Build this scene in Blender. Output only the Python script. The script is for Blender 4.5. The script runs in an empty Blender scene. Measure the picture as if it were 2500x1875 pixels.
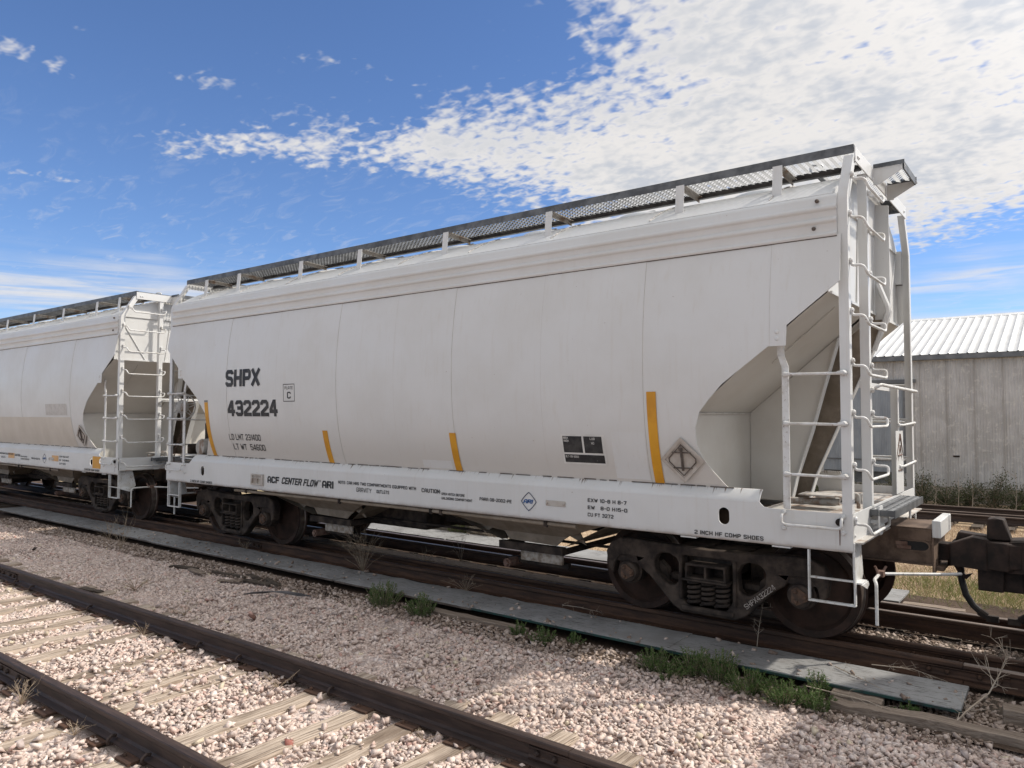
import bpy, bmesh, math, random
import numpy as np
from mathutils import Vector, Matrix
from mathutils.geometry import tessellate_polygon

rad = math.radians
sc = bpy.context.scene
COL = sc.collection
random.seed(7)
rng = np.random.default_rng(11)

# ------------------------------------------------------------------ camera
CAM = Vector((7.1241, -8.2388, 2.1198)); YAW, PITCH, ROLL = 0.6509, 0.0420, 0.0017
fwd = Vector((-math.sin(YAW)*math.cos(PITCH), math.cos(YAW)*math.cos(PITCH), math.sin(PITCH)))
rgt = Vector((math.cos(YAW), math.sin(YAW), 0)); upv = rgt.cross(fwd)
R_ = math.cos(ROLL)*rgt + math.sin(ROLL)*upv; U_ = -math.sin(ROLL)*rgt + math.cos(ROLL)*upv
cd = bpy.data.cameras.new('camera'); cam = bpy.data.objects.new('camera', cd); COL.objects.link(cam)
cd.sensor_width = 36; cd.lens = 36*1808.77/2500; cd.clip_start = .05; cd.clip_end = 3000
cam.matrix_world = Matrix(((R_.x, U_.x, -fwd.x, CAM.x), (R_.y, U_.y, -fwd.y, CAM.y), (R_.z, U_.z, -fwd.z, CAM.z), (0, 0, 0, 1)))
sc.camera = cam

# ------------------------------------------------------------------ light
SUN = Vector((.70, .64, 1.0)).normalized()
EL = math.asin(SUN.z); AZ = math.atan2(SUN.x, SUN.y)
sd = bpy.data.lights.new('sun', 'SUN'); so = bpy.data.objects.new('sun', sd); COL.objects.link(so)
sd.energy = 2.75; sd.angle = rad(1.2); sd.color = (1, .93, .83)
so.rotation_euler = SUN.to_track_quat('Z', 'Y').to_euler()

sc.view_settings.view_transform = 'Standard'; sc.view_settings.look = 'None'
sc.view_settings.exposure = 0.54; sc.view_settings.gamma = 1
sc.view_settings.use_curve_mapping = False
sc.cycles.max_bounces = 6; sc.cycles.diffuse_bounces = 4; sc.cycles.glossy_bounces = 3

class NT:
    """small expression helper over a node tree"""
    def __init__(s, tree): s.t = tree; s.n = tree.nodes; s.l = tree.links
    def new(s, typ, **kw):
        n = s.n.new(typ)
        for k, v in kw.items(): setattr(n, k, v)
        return n
    def put(s, sock, v):
        if isinstance(v, bpy.types.NodeSocket): s.l.new(v, sock)
        else: sock.default_value = v
    def m(s, op, a, b=None, c=None, clamp=False):
        n = s.new('ShaderNodeMath', operation=op, use_clamp=clamp)
        s.put(n.inputs[0], a)
        if b is not None: s.put(n.inputs[1], b)
        if c is not None: s.put(n.inputs[2], c)
        return n.outputs[0]
    def add(s, a, b): return s.m('ADD', a, b)
    def sub(s, a, b): return s.m('SUBTRACT', a, b)
    def mul(s, a, b): return s.m('MULTIPLY', a, b)
    def smooth(s, x, a, b, lo=0., hi=1.):
        n = s.new('ShaderNodeMapRange', interpolation_type='SMOOTHSTEP')
        s.put(n.inputs[0], x); n.inputs[1].default_value = a; n.inputs[2].default_value = b
        n.inputs[3].default_value = lo; n.inputs[4].default_value = hi
        return n.outputs[0]
    def gauss(s, x, c, w):
        d = s.mul(s.sub(x, c), 1/w); return s.m('EXPONENT', s.mul(s.mul(d, d), -1))
    def noise(s, vec, scale, detail=3, rough=.55, dist=0, out=0):
        n = s.new('ShaderNodeTexNoise'); s.put(n.inputs['Vector'], vec)
        n.inputs['Scale'].default_value = scale; n.inputs['Detail'].default_value = detail
        n.inputs['Roughness'].default_value = rough; n.inputs['Distortion'].default_value = dist
        return n.outputs[out]
    def vscale(s, vec, v, off=(0, 0, 0)):
        n = s.new('ShaderNodeMapping'); s.put(n.inputs[0], vec)
        n.inputs['Scale'].default_value = v; n.inputs['Location'].default_value = off
        return n.outputs[0]
    def mix(s, f, a, b, typ='MIX'):
        n = s.new('ShaderNodeMix', data_type='RGBA', blend_type=typ)
        s.put(n.inputs[0], f)
        for i, v in ((6, a), (7, b)):
            s.put(n.inputs[i], v if isinstance(v, bpy.types.NodeSocket) else (*v[:3], 1))
        return n.outputs[2]
    def ramp(s, f, stops):
        n = s.new('ShaderNodeValToRGB'); s.put(n.inputs[0], f); r = n.color_ramp
        while len(r.elements) < len(stops): r.elements.new(.5)
        for e, (p, c) in zip(r.elements, stops): e.position = p; e.color = (*c, 1)
        return n.outputs[0]
    def xyz(s, vec):
        n = s.new('ShaderNodeSeparateXYZ'); s.put(n.inputs[0], vec); return n.outputs
    def vec(s, x, y, z):
        n = s.new('ShaderNodeCombineXYZ')
        for i, v in enumerate((x, y, z)): s.put(n.inputs[i], v)
        return n.outputs[0]

# ------------------------------------------------------------------ sky with altocumulus
w = bpy.data.worlds.new('World'); sc.world = w; w.use_nodes = True
T = NT(w.node_tree); T.n.clear()
out = T.new('ShaderNodeOutputWorld'); bg = T.new('ShaderNodeBackground'); T.l.new(bg.outputs[0], out.inputs[0])
sky = T.new('ShaderNodeTexSky', sky_type='NISHITA'); sky.sun_disc = False
sky.sun_elevation = EL; sky.sun_rotation = AZ; sky.altitude = 1200; sky.air_density = 1; sky.dust_density = .4; sky.ozone_density = 2.0
tc = T.new('ShaderNodeTexCoord'); D = tc.outputs['Generated']; dx, dy, dz = T.xyz(D)
az = T.mul(T.m('ARCTAN2', dx, dy), 57.29578); el = T.mul(T.m('ARCSINE', dz), 57.29578)
den = T.m('MAXIMUM', T.add(dz, .16), .05)
P = T.vec(T.m('DIVIDE', dx, den), T.m('DIVIDE', dy, den), 0.)
warp = T.noise(P, 2.2, 2, .6); warp2 = T.noise(T.vscale(P, (1, 1, 1), (7, 3, 0)), 2.2, 2, .6)
azw = T.add(az, T.mul(T.sub(warp, .5), 14)); elw = T.add(el, T.mul(T.sub(warp2, .5), 5))
n1 = T.noise(P, 4.6, 3, .55, .3); n2 = T.noise(T.vscale(P, (1, 1.25, 1)), 27, 2, .5, .25); n4 = T.noise(T.vscale(P, (1, 2.2, 1)), 9, 4, .6, .8)
# cloud everywhere but for one broad clear stretch towards the left of the view
chole = T.smooth(T.m('COSINE', T.mul(T.add(azw, 76), .0174533)), .50, .90)
hole = T.mul(chole, T.smooth(elw, 66, 32))
bank = T.mul(T.sub(1., hole), T.smooth(elw, 9.5, 15.5))
def blob(a0, e0, wa, we, amp): return T.mul(T.mul(T.gauss(azw, a0, wa), T.gauss(elw, e0, we)), amp)
field = bank
for b in ((-45, 19.6, 11.5, 2.4, .75), (-60, 19.2, 7, 1.2, .52), (-29, 18.2, 8, 3.6, .4), (-71, 22.2, 2.6, 1.1, .62), (-60.5, 23, 3.2, .7, .45), (-69, 16, 4.5, .6, .42), (-50, 24.6, 7, .9, .36), (-40, 23.2, 6, 1.6, .36), (-66, 24.5, 2, .4, .35)):
    field = T.add(field, blob(*b))
# low layered cloud near the horizon
lowl = T.mul(T.gauss(elw, 8.0, 2.0), T.smooth(azw, -50, -64)); lowr = T.mul(T.add(T.mul(T.gauss(elw, 9.3, 1.0), .8), T.gauss(elw, 5.4, 1.6)), T.smooth(azw, -24, -9))
streak = T.noise(T.vec(T.mul(az, .06), T.mul(el, .9), 0.), 1.6, 4, .6, .5)
gate = T.smooth(field, .04, .35)
dens = T.mul(gate, T.smooth(T.add(T.sub(T.mul(field, 1.75), .72), T.add(T.mul(T.sub(n2, .5), 2.1), T.mul(T.sub(n1, .5), 1.7))), -.10, .80))
dlow = T.mul(T.m('MAXIMUM', lowl, lowr), T.smooth(streak, .30, .66))
wisps = T.mul(T.mul(T.smooth(n4, .50, .85), T.smooth(el, 24, 9)), .42)
cover = T.m('MAXIMUM', T.m('MAXIMUM', dens, T.mul(dlow, .85)), wisps)
shade = T.mul(T.smooth(T.add(T.mul(n1, .62), T.mul(n2, .38)), .43, .66), T.smooth(field, .5, 1.0, .35, 1.))
skyc = T.mix(1.0, sky.outputs[0], (.71, .84, 1.05), 'MULTIPLY')
# thin cloud brightens towards the sun
vd = T.new('ShaderNodeVectorMath', operation='DOT_PRODUCT'); T.l.new(D, vd.inputs[0]); vd.inputs[1].default_value = SUN
aur = T.add(1., T.mul(T.m('POWER', T.m('MAXIMUM', vd.outputs['Value'], 0.), 9.), 4.5))
cloudc = T.mix(1.0, T.mix(shade, (5.7, 5.55, 5.45), (4.0, 4.2, 4.6)), T.vec(aur, aur, aur), 'MULTIPLY')
colr = T.mix(cover, skyc, cloudc)
T.l.new(colr, bg.inputs[0]); bg.inputs[1].default_value = .10
w.cycles.sampling_method = 'MANUAL'; w.cycles.sample_map_resolution = 1024

# ------------------------------------------------------------------ materials
def mat(name, fn, rough=.6, metal=0., spec=.4):
    m = bpy.data.materials.new(name); m.use_nodes = True
    t = NT(m.node_tree); b = m.node_tree.nodes['Principled BSDF']
    b.inputs['Roughness'].default_value = rough; b.inputs['Metallic'].default_value = metal
    b.inputs['Specular IOR Level'].default_value = spec
    t.b = b; t.obj = t.new('ShaderNodeTexCoord').outputs['Object']
    t.geo = t.new('ShaderNodeNewGeometry').outputs['Position']
    c = fn(t)
    if c is not None: t.put(b.inputs['Base Color'], c if isinstance(c, bpy.types.NodeSocket) else (*c, 1))
    return m
def bump(t, h, strength=.3, dist=.01):
    n = t.new('ShaderNodeBump'); n.inputs['Strength'].default_value = strength; n.inputs['Distance'].default_value = dist
    t.put(n.inputs['Height'], h); t.l.new(n.outputs[0], t.b.inputs['Normal'])
def simple(name, c1, c2, scale=8, stretch=(1, 1, 1), rough=.6, metal=0., spec=.4, detail=5, lo=.35, hi=.68, bmp=0, coord='obj'):
    def f(t):
        v = t.obj if coord == 'obj' else t.geo
        n = t.noise(t.vscale(v, stretch), scale, detail, .6)
        if bmp: bump(t, n, bmp)
        return t.mix(t.smooth(n, lo, hi), c1, c2)
    return mat(name, f, rough, metal, spec)

PAINT = (.612, .615, .608)
def paint_fn(dirt=.6, drip=0., low=0.):
    def f(t):
        v = t.obj; x, y, z = t.xyz(v)
        n = t.noise(v, .9, 5, .6); s = t.noise(t.vscale(v, (9, 9, .7)), 2.2, 5, .6); fine = t.noise(v, 60, 2, .5)
        c = t.mix(t.smooth(n, .35, .7), PAINT, (.575, .572, .555))
        c = t.mix(t.mul(t.smooth(s, .52, .78), .62*dirt), c, (.50, .455, .39))
        c = t.mix(t.mul(t.smooth(fine, .6, .8), .12), c, (.50, .475, .44))
        if low:   # road film low on the sides
            k = t.mul(t.smooth(t.add(z, t.mul(t.sub(n, .5), .5)), 2.15, 1.45), low)
            c = t.mix(k, c, (.52, .485, .435))
        if drip:  # short rust runs below the seam at z 1.44 and along the bottom edge
            d = t.noise(t.vec(t.mul(x, 55), y, t.mul(z, 2)), 1, 2, .5)
            d2 = t.noise(t.vec(t.mul(x, 3), 0., 0.), 1, 3, .5)
            k = t.mul(t.mul(t.smooth(t.sub(d, t.mul(t.sub(1.445, z), 3.2)), .50, .62), t.smooth(z, 1.30, 1.40)), t.smooth(d2, .38, .6))
            c = t.mix(t.mul(k, drip), c, (.13, .085, .055))
            e = t.mul(t.smooth(z, 1.03, .95), t.smooth(t.noise(v, 5, 4, .6), .3, .6)); c = t.mix(t.mul(e, .55), c, (.30, .235, .19))
            g = t.noise(t.vec(t.mul(x, 14), 0., t.mul(z, .8)), 1, 3, .5); c = t.mix(t.mul(t.smooth(g, .6, .75), .22), c, (.36, .31, .25))
        sp = t.noise(v, 23, 3, .6); c = t.mix(t.mul(t.smooth(sp, .74, .78), .7), c, (.22, .14, .10)); bump(t, t.noise(v, 2.6, 3, .5), .10, .02)
        t.put(t.b.inputs['Roughness'], t.smooth(n, .3, .7, .36, .52))
        return c
    return f
M = {}
M['paint'] = mat('grey_paint', paint_fn(.6), .45)
M['paint_end'] = mat('dusty_end_paint', lambda t: t.mix(t.smooth(t.noise(t.obj, 1.1, 5, .6), .35, .7), (.555, .54, .50), (.49, .465, .42)), .6)
def hard_fn(t):
    n = t.noise(t.obj, 9, 5, .65); ch = t.noise(t.obj, 34, 4, .65)
    c = t.mix(t.smooth(n, .4, .66), PAINT, (.50, .485, .45)); return t.mix(t.mul(t.smooth(ch, .60, .68), .75), c, (.20, .125, .085))
M['hardware'] = mat('chipped_hardware_paint', hard_fn, .5)
M['paint_side'] = mat('grey_side_paint', paint_fn(.42, 0, .6), .42)
M['paint_sill'] = mat('grey_sill_paint', paint_fn(.35, .9), .42)
M['paint_roof'] = mat('grey_roof_paint', paint_fn(.5), .38)
def worn(t):
    n = t.noise(t.obj, 6, 6, .65); n2 = t.noise(t.vscale(t.obj, (1, 1, .4)), 14, 5, .6)
    return t.mix(t.smooth(t.add(t.mul(n, .7), t.mul(n2, .3)), .47, .6), (.42, .40, .37), (.24, .17, .125))
M['worn'] = mat('worn_deck_paint', worn, .65)
def dusty_shade(t):
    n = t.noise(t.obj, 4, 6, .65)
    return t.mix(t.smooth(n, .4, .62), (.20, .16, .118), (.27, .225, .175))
M['under'] = mat('dusty_underbody_and_shade_paint', dusty_shade, .7)  # underbody dust; also gives the far web its painted-in shade
M['band'] = mat('rib_plate_paint', paint_fn(.25), .45)
M['draft'] = simple('rusty_draft_sill', (.165, .115, .085), (.075, .05, .037), 5, (1, 1, 1), .75, 0, .25, 6)
M['tan_film'] = simple('tan_dust_film', (.56, .515, .45), (.50, .455, .39), 2, (1, 1, .6), .5)
M['gate'] = simple('spotted_gate_paint', (.42, .38, .33), (.20, .15, .11), 14, (1, 1, 1), .7)
M['galv'] = simple('weathered_galvanised_steel', (.075, .078, .082), (.15, .155, .16), 7, (1, 1, 1), .5, .35)
M['cast'] = simple('dusty_cast_steel', (.024, .019, .017), (.078, .060, .048), 6, (1, 1, 1), .85, 0, .2, 6, bmp=.15)
M['wheel'] = simple('rusty_wheel_steel', (.026, .016, .012), (.052, .029, .021), 6, (1, 1, 1), .75, 0, .25, 6)
M['tread'] = simple('worn_wheel_tread', (.13, .10, .085), (.22, .19, .17), 9, (1, 1, 1), .42, .6)
M['black_iron'] = simple('black_iron', (.016, .013, .012), (.045, .03, .025), 6, (1, 1, 1), .8, 0, .25)
M['rubber'] = simple('black_rubber', (.012, .012, .012), (.03, .028, .026), 9, (1, 1, 1), .7)
M['chain'] = simple('rusty_chain', (.06, .04, .03), (.12, .07, .045), 20, (1, 1, 1), .8)
def rail_fn(t):
    n = t.noise(t.vscale(t.geo, (.6, 4, 4)), 5, 6, .65); n2 = t.noise(t.geo, 30, 3, .6)
    c = t.mix(t.smooth(n, .36, .66), (.042, .024, .017), (.088, .047, .029))
    return t.mix(t.mul(t.smooth(n2, .55, .75), .3), c, (.12, .07, .046))
M['rail'] = mat('rusty_rail', rail_fn, .72, 0, .3)
def dull_fn(t):
    n = t.noise(t.vscale(t.geo, (.5, 5, 5)), 6, 6, .65)
    return t.mix(t.smooth(n, .36, .66), (.030, .020, .017), (.062, .040, .032))
M['rail_dull'] = mat('dark_rusty_rail', dull_fn, .6, .1, .4)
M['railtop'] = simple('worn_rail_head', (.13, .095, .075), (.24, .19, .16), 4, (.2, 6, 6), .45, .5, coord='geo')
def wood_fn(c1, c2, c3, sy=1.):
    def f(t):
        v = t.geo
        g = t.noise(t.vscale(v, (17, .55, 17)), 2.0, 5, .62, .8); n = t.noise(t.vscale(v, (2.5, .8, 2.5)), 1.3, 4, .6); fine = t.noise(t.vscale(v, (55, 1.2, 55)), 2, 2, .5)
        c = t.mix(t.smooth(g, .42, .60), c1, c2); c = t.mix(t.mul(t.smooth(n, .46, .66), .75), c, c3)
        c = t.mix(t.mul(t.smooth(fine, .55, .64), .65), c, (.06, .042, .032)); bump(t, t.add(g, t.mul(fine, .5)), .7, .012)
        return c
    return f
M['tie'] = mat('weathered_tie_wood', wood_fn((.47, .39, .315), (.27, .21, .16), (.15, .112, .084)), .85, 0, .2)
M['tie_dark'] = mat('creosoted_tie_wood', wood_fn((.105, .085, .066), (.066, .052, .04), (.04, .031, .025)), .9, 0, .2)
def plank_fn(t):
    v = t.geo; g = t.noise(t.vscale(v, (.8, 26, 26)), 2.4, 6, .65, .6); fine = t.noise(t.vscale(v, (3, 80, 80)), 2, 3, .5)
    c = t.mix(t.smooth(g, .34, .64), (.30, .245, .195), (.17, .13, .10)); c = t.mix(t.mul(t.smooth(fine, .56, .7), .5), c, (.07, .05, .04)); bump(t, g, .7, .012); return c
M['slot'] = simple('opening_shade_black', (.006, .005, .005), (.012, .01, .01), 5)
M['lap'] = simple('lap_edge_iron', (.40, .37, .34), (.33, .30, .27), 6, (1, 1, .5), .7)
M['timber'] = mat('grey_weathered_timber', plank_fn, .88, 0, .2)
def board_fn(t):
    v = t.geo; n = t.noise(v, 2.5, 6, .6); cr = t.noise(t.vscale(v, (6, 46, 1)), 1.3, 4, .62, .9); cm = t.smooth(t.noise(v, .9, 3, .5), .34, .52)
    c = t.mix(t.smooth(n, .35, .68), (.265, .265, .26), (.20, .195, .19))
    k = t.mul(t.smooth(cr, .555, .61), cm); c = t.mix(t.mul(k, .85), c, (.06, .055, .05)); bump(t, t.sub(1., k), .35, .01)
    d = t.smooth(t.noise(v, 7, 5, .65), .58, .78); return t.mix(t.mul(d, .45), c, (.17, .135, .11))
M['board'] = mat('flaking_grey_board_paint', board_fn, .75, 0, .3)
M['green_edge'] = simple('green_painted_edge', (.012, .055, .046), (.025, .03, .027), 9, (1, 1, 1), .6)
def conc_fn(t):
    n = t.noise(t.geo, 3, 7, .65); f = t.noise(t.geo, 40, 3, .5); bump(t, f, .3, .006)
    c = t.mix(t.smooth(n, .35, .66), (.42, .38, .32), (.30, .265, .225)); return t.mix(t.mul(t.smooth(f, .55, .75), .5), c, (.17, .14, .12))
M['concrete'] = mat('stained_concrete', conc_fn, .9, 0, .2)
M['yellow'] = simple('yellow_reflective_tape', (.62, .30, .018), (.50, .225, .012), 3, (1, 1, 1), .45)
M['faded_orange'] = simple('faded_orange_tape', (.60, .36, .16), (.55, .30, .11), 6, (1, 1, 1), .5)
M['ink'] = mat('black_lettering', lambda t: t.mix(t.mul(t.smooth(t.noise(t.obj, 45, 4, .65), .66, .76), .6), t.mix(t.smooth(t.noise(t.obj, 7, 4, .6), .35, .7), (.012, .012, .014), (.045, .044, .043)), (.45, .44, .42)), .55)
M['blue_ink'] = simple('blue_lettering', (.025, .085, .24), (.035, .11, .28), 12, (1, 1, 1), .5)
M['navy_ink'] = simple('navy_lettering', (.03, .045, .085), (.045, .065, .11), 12, (1, 1, 1), .5)
M['white_ink'] = simple('white_lettering', (.66, .65, .62), (.55, .54, .51), 8, (1, 1, 1), .5)
M['chalk'] = simple('white_stencil', (.42, .38, .34), (.24, .21, .19), 25, (1, 1, 1), .7)
M['stain'] = simple('dark_weld_stain', (.075, .058, .048), (.15, .125, .105), 14, (1, 1, 1), .8)
M['seam'] = simple('weld_seam', (.52, .50, .47), (.42, .395, .365), 9, (1, 1, 1), .6)
M['rust_plate'] = simple('rusty_bracket', (.11, .058, .042), (.20, .13, .10), 14, (1, 1, 1), .7)
M['placard'] = simple('stained_placard_holder', (.47, .44, .40), (.36, .31, .265), 6, (1, 1, 1), .55)
def galvwall(t):
    v = t.geo; x, y, z = t.xyz(v)
    n = t.noise(t.vscale(v, (1.3, 1, .8)), 1.5, 7, .68, .4); s = t.noise(t.vscale(v, (11, 1, .6)), 1.2, 6, .65); sp = t.noise(v, 9, 4, .65); b = t.noise(v, 26, 3, .6)
    c = t.mix(t.smooth(n, .34, .64), (.62, .60, .575), (.49, .47, .445)); c = t.mix(t.mul(t.smooth(s, .48, .68), .55), c, (.40, .375, .35))
    c = t.mix(t.mul(t.smooth(sp, .54, .66), .7), c, (.70, .67, .62)); c = t.mix(t.mul(t.smooth(b, .62, .72), .5), c, (.76, .73, .69)); return c
M['wall'] = mat('weathered_corrugated_iron', galvwall, .65, .15, .3)
M['door'] = simple('blue_grey_corrugated_iron', (.34, .36, .38), (.27, .29, .31), 4, (1, 1, .3), .5, .3, coord='geo')
M['roofing'] = simple('pale_roof_sheet', (.62, .62, .61), (.52, .52, .51), 2.5, (3, .5, 1), .40, .2, coord='geo')
M['trim'] = simple('dull_eave_metal', (.13, .135, .14), (.20, .20, .20), 4, (1, 1, 1), .5, .3)
M['bark'] = simple('dry_stem', (.26, .195, .135), (.36, .29, .21), 20, (1, 1, 1), .85)
M['dead'] = simple('bleached_dead_wood', (.36, .29, .22), (.46, .39, .31), 14, (1, 1, 1), .85)
def leaf(name, c1, c2, tr=.25):
    m = bpy.data.materials.new(name); m.use_nodes = True; t = NT(m.node_tree); b = m.node_tree.nodes['Principled BSDF']
    a = t.new('ShaderNodeAttribute', attribute_name='tint'); c = t.mix(a.outputs['Fac'], c1, c2)
    t.put(b.inputs['Base Color'], c); b.inputs['Roughness'].default_value = .6; b.inputs['Specular IOR Level'].default_value = .25
    tr_ = t.new('ShaderNodeBsdfTranslucent'); t.put(tr_.inputs[0], c); mx = t.new('ShaderNodeMixShader'); mx.inputs[0].default_value = tr
    t.l.new(b.outputs[0], mx.inputs[1]); t.l.new(tr_.outputs[0], mx.inputs[2]); t.l.new(mx.outputs[0], m.node_tree.nodes['Material Output'].inputs[0]); return m
M['weed'] = leaf('green_weed_leaf', (.060, .105, .030), (.130, .195, .060))
M['shrub'] = leaf('dark_shrub_leaf', (.055, .065, .032), (.135, .145, .075))
M['pale_shrub'] = leaf('pale_shrub_leaf', (.13, .17, .06), (.22, .25, .10))
M['straw'] = leaf('straw_blade', (.33, .235, .16), (.54, .42, .30), .2)
M['green_grass'] = leaf('mixed_grass_blade', (.12, .15, .045), (.30, .28, .12), .25)
def stone_fn(t):
    a = t.new('ShaderNodeAttribute', attribute_name='tint').outputs['Color']
    n = t.noise(t.geo, 55, 4, .6); n2 = t.noise(t.geo, 160, 2, .5)
    c = t.mix(t.smooth(n, .35, .7), a, t.mix(1., a, (.74, .70, .67), 'MULTIPLY')); bump(t, n2, .25, .004)
    return t.mix(t.mul(t.smooth(n2, .58, .75), .35), c, (.52, .46, .42))
M['stone'] = mat('crushed_pink_quartzite', stone_fn, .85, 0, .25)
def bed_fn(t):
    v = t.geo; vo = t.new('ShaderNodeTexVoronoi'); t.put(vo.inputs['Vector'], v); vo.inputs['Scale'].default_value = 24
    vo2 = t.new('ShaderNodeTexVoronoi', feature='DISTANCE_TO_EDGE'); t.put(vo2.inputs['Vector'], v); vo2.inputs['Scale'].default_value = 24
    h = t.xyz(vo.outputs['Color'])[0]
    c = t.ramp(h, ((0, (.36, .29, .26)), (.4, (.50, .42, .38)), (.75, (.58, .49, .45)), (1, (.45, .34, .30))))
    e = t.smooth(vo2.outputs['Distance'], 0, .02); bump(t, t.add(t.mul(h, .6), e), .9, .03)
    n = t.noise(v, 1.2, 5, .6); return t.mix(t.mul(t.smooth(n, .4, .7), .35), t.mix(e, (.20, .16, .14), c), (.38, .31, .27))
M['bed'] = mat('gravel_bed', bed_fn, .95, 0, .1)
def dirt_fn(t):
    v = t.geo; n = t.noise(v, 1.3, 8, .65); f = t.noise(v, 30, 4, .6); bump(t, f, .6, .02)
    c = t.mix(t.smooth(n, .35, .68), (.085, .060, .044), (.045, .031, .024)); return t.mix(t.mul(t.smooth(f, .52, .68), .5), c, (.13, .095, .072))
M['dirt'] = mat('cinder_dirt', dirt_fn, .95, 0, .1)
def land_fn(t):
    v = t.geo; n = t.noise(v, .35, 8, .65); f = t.noise(v, 9, 6, .65); g = t.noise(v, .12, 4, .6); bump(t, f, .6, .03)
    c = t.mix(t.smooth(n, .35, .66), (.40, .30, .20), (.31, .235, .155)); c = t.mix(t.mul(t.smooth(f, .5, .7), .5), c, (.20, .15, .10))
    return t.mix(t.mul(t.smooth(g, .52, .66), .55), c, (.16, .165, .075))
M['land'] = mat('dry_grass_soil', land_fn, .95, 0, .1)
M['rubberstrip'] = simple('grey_rubber_strip', (.075, .072, .075), (.12, .115, .115), 8, (1, 1, 1), .7)

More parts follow.
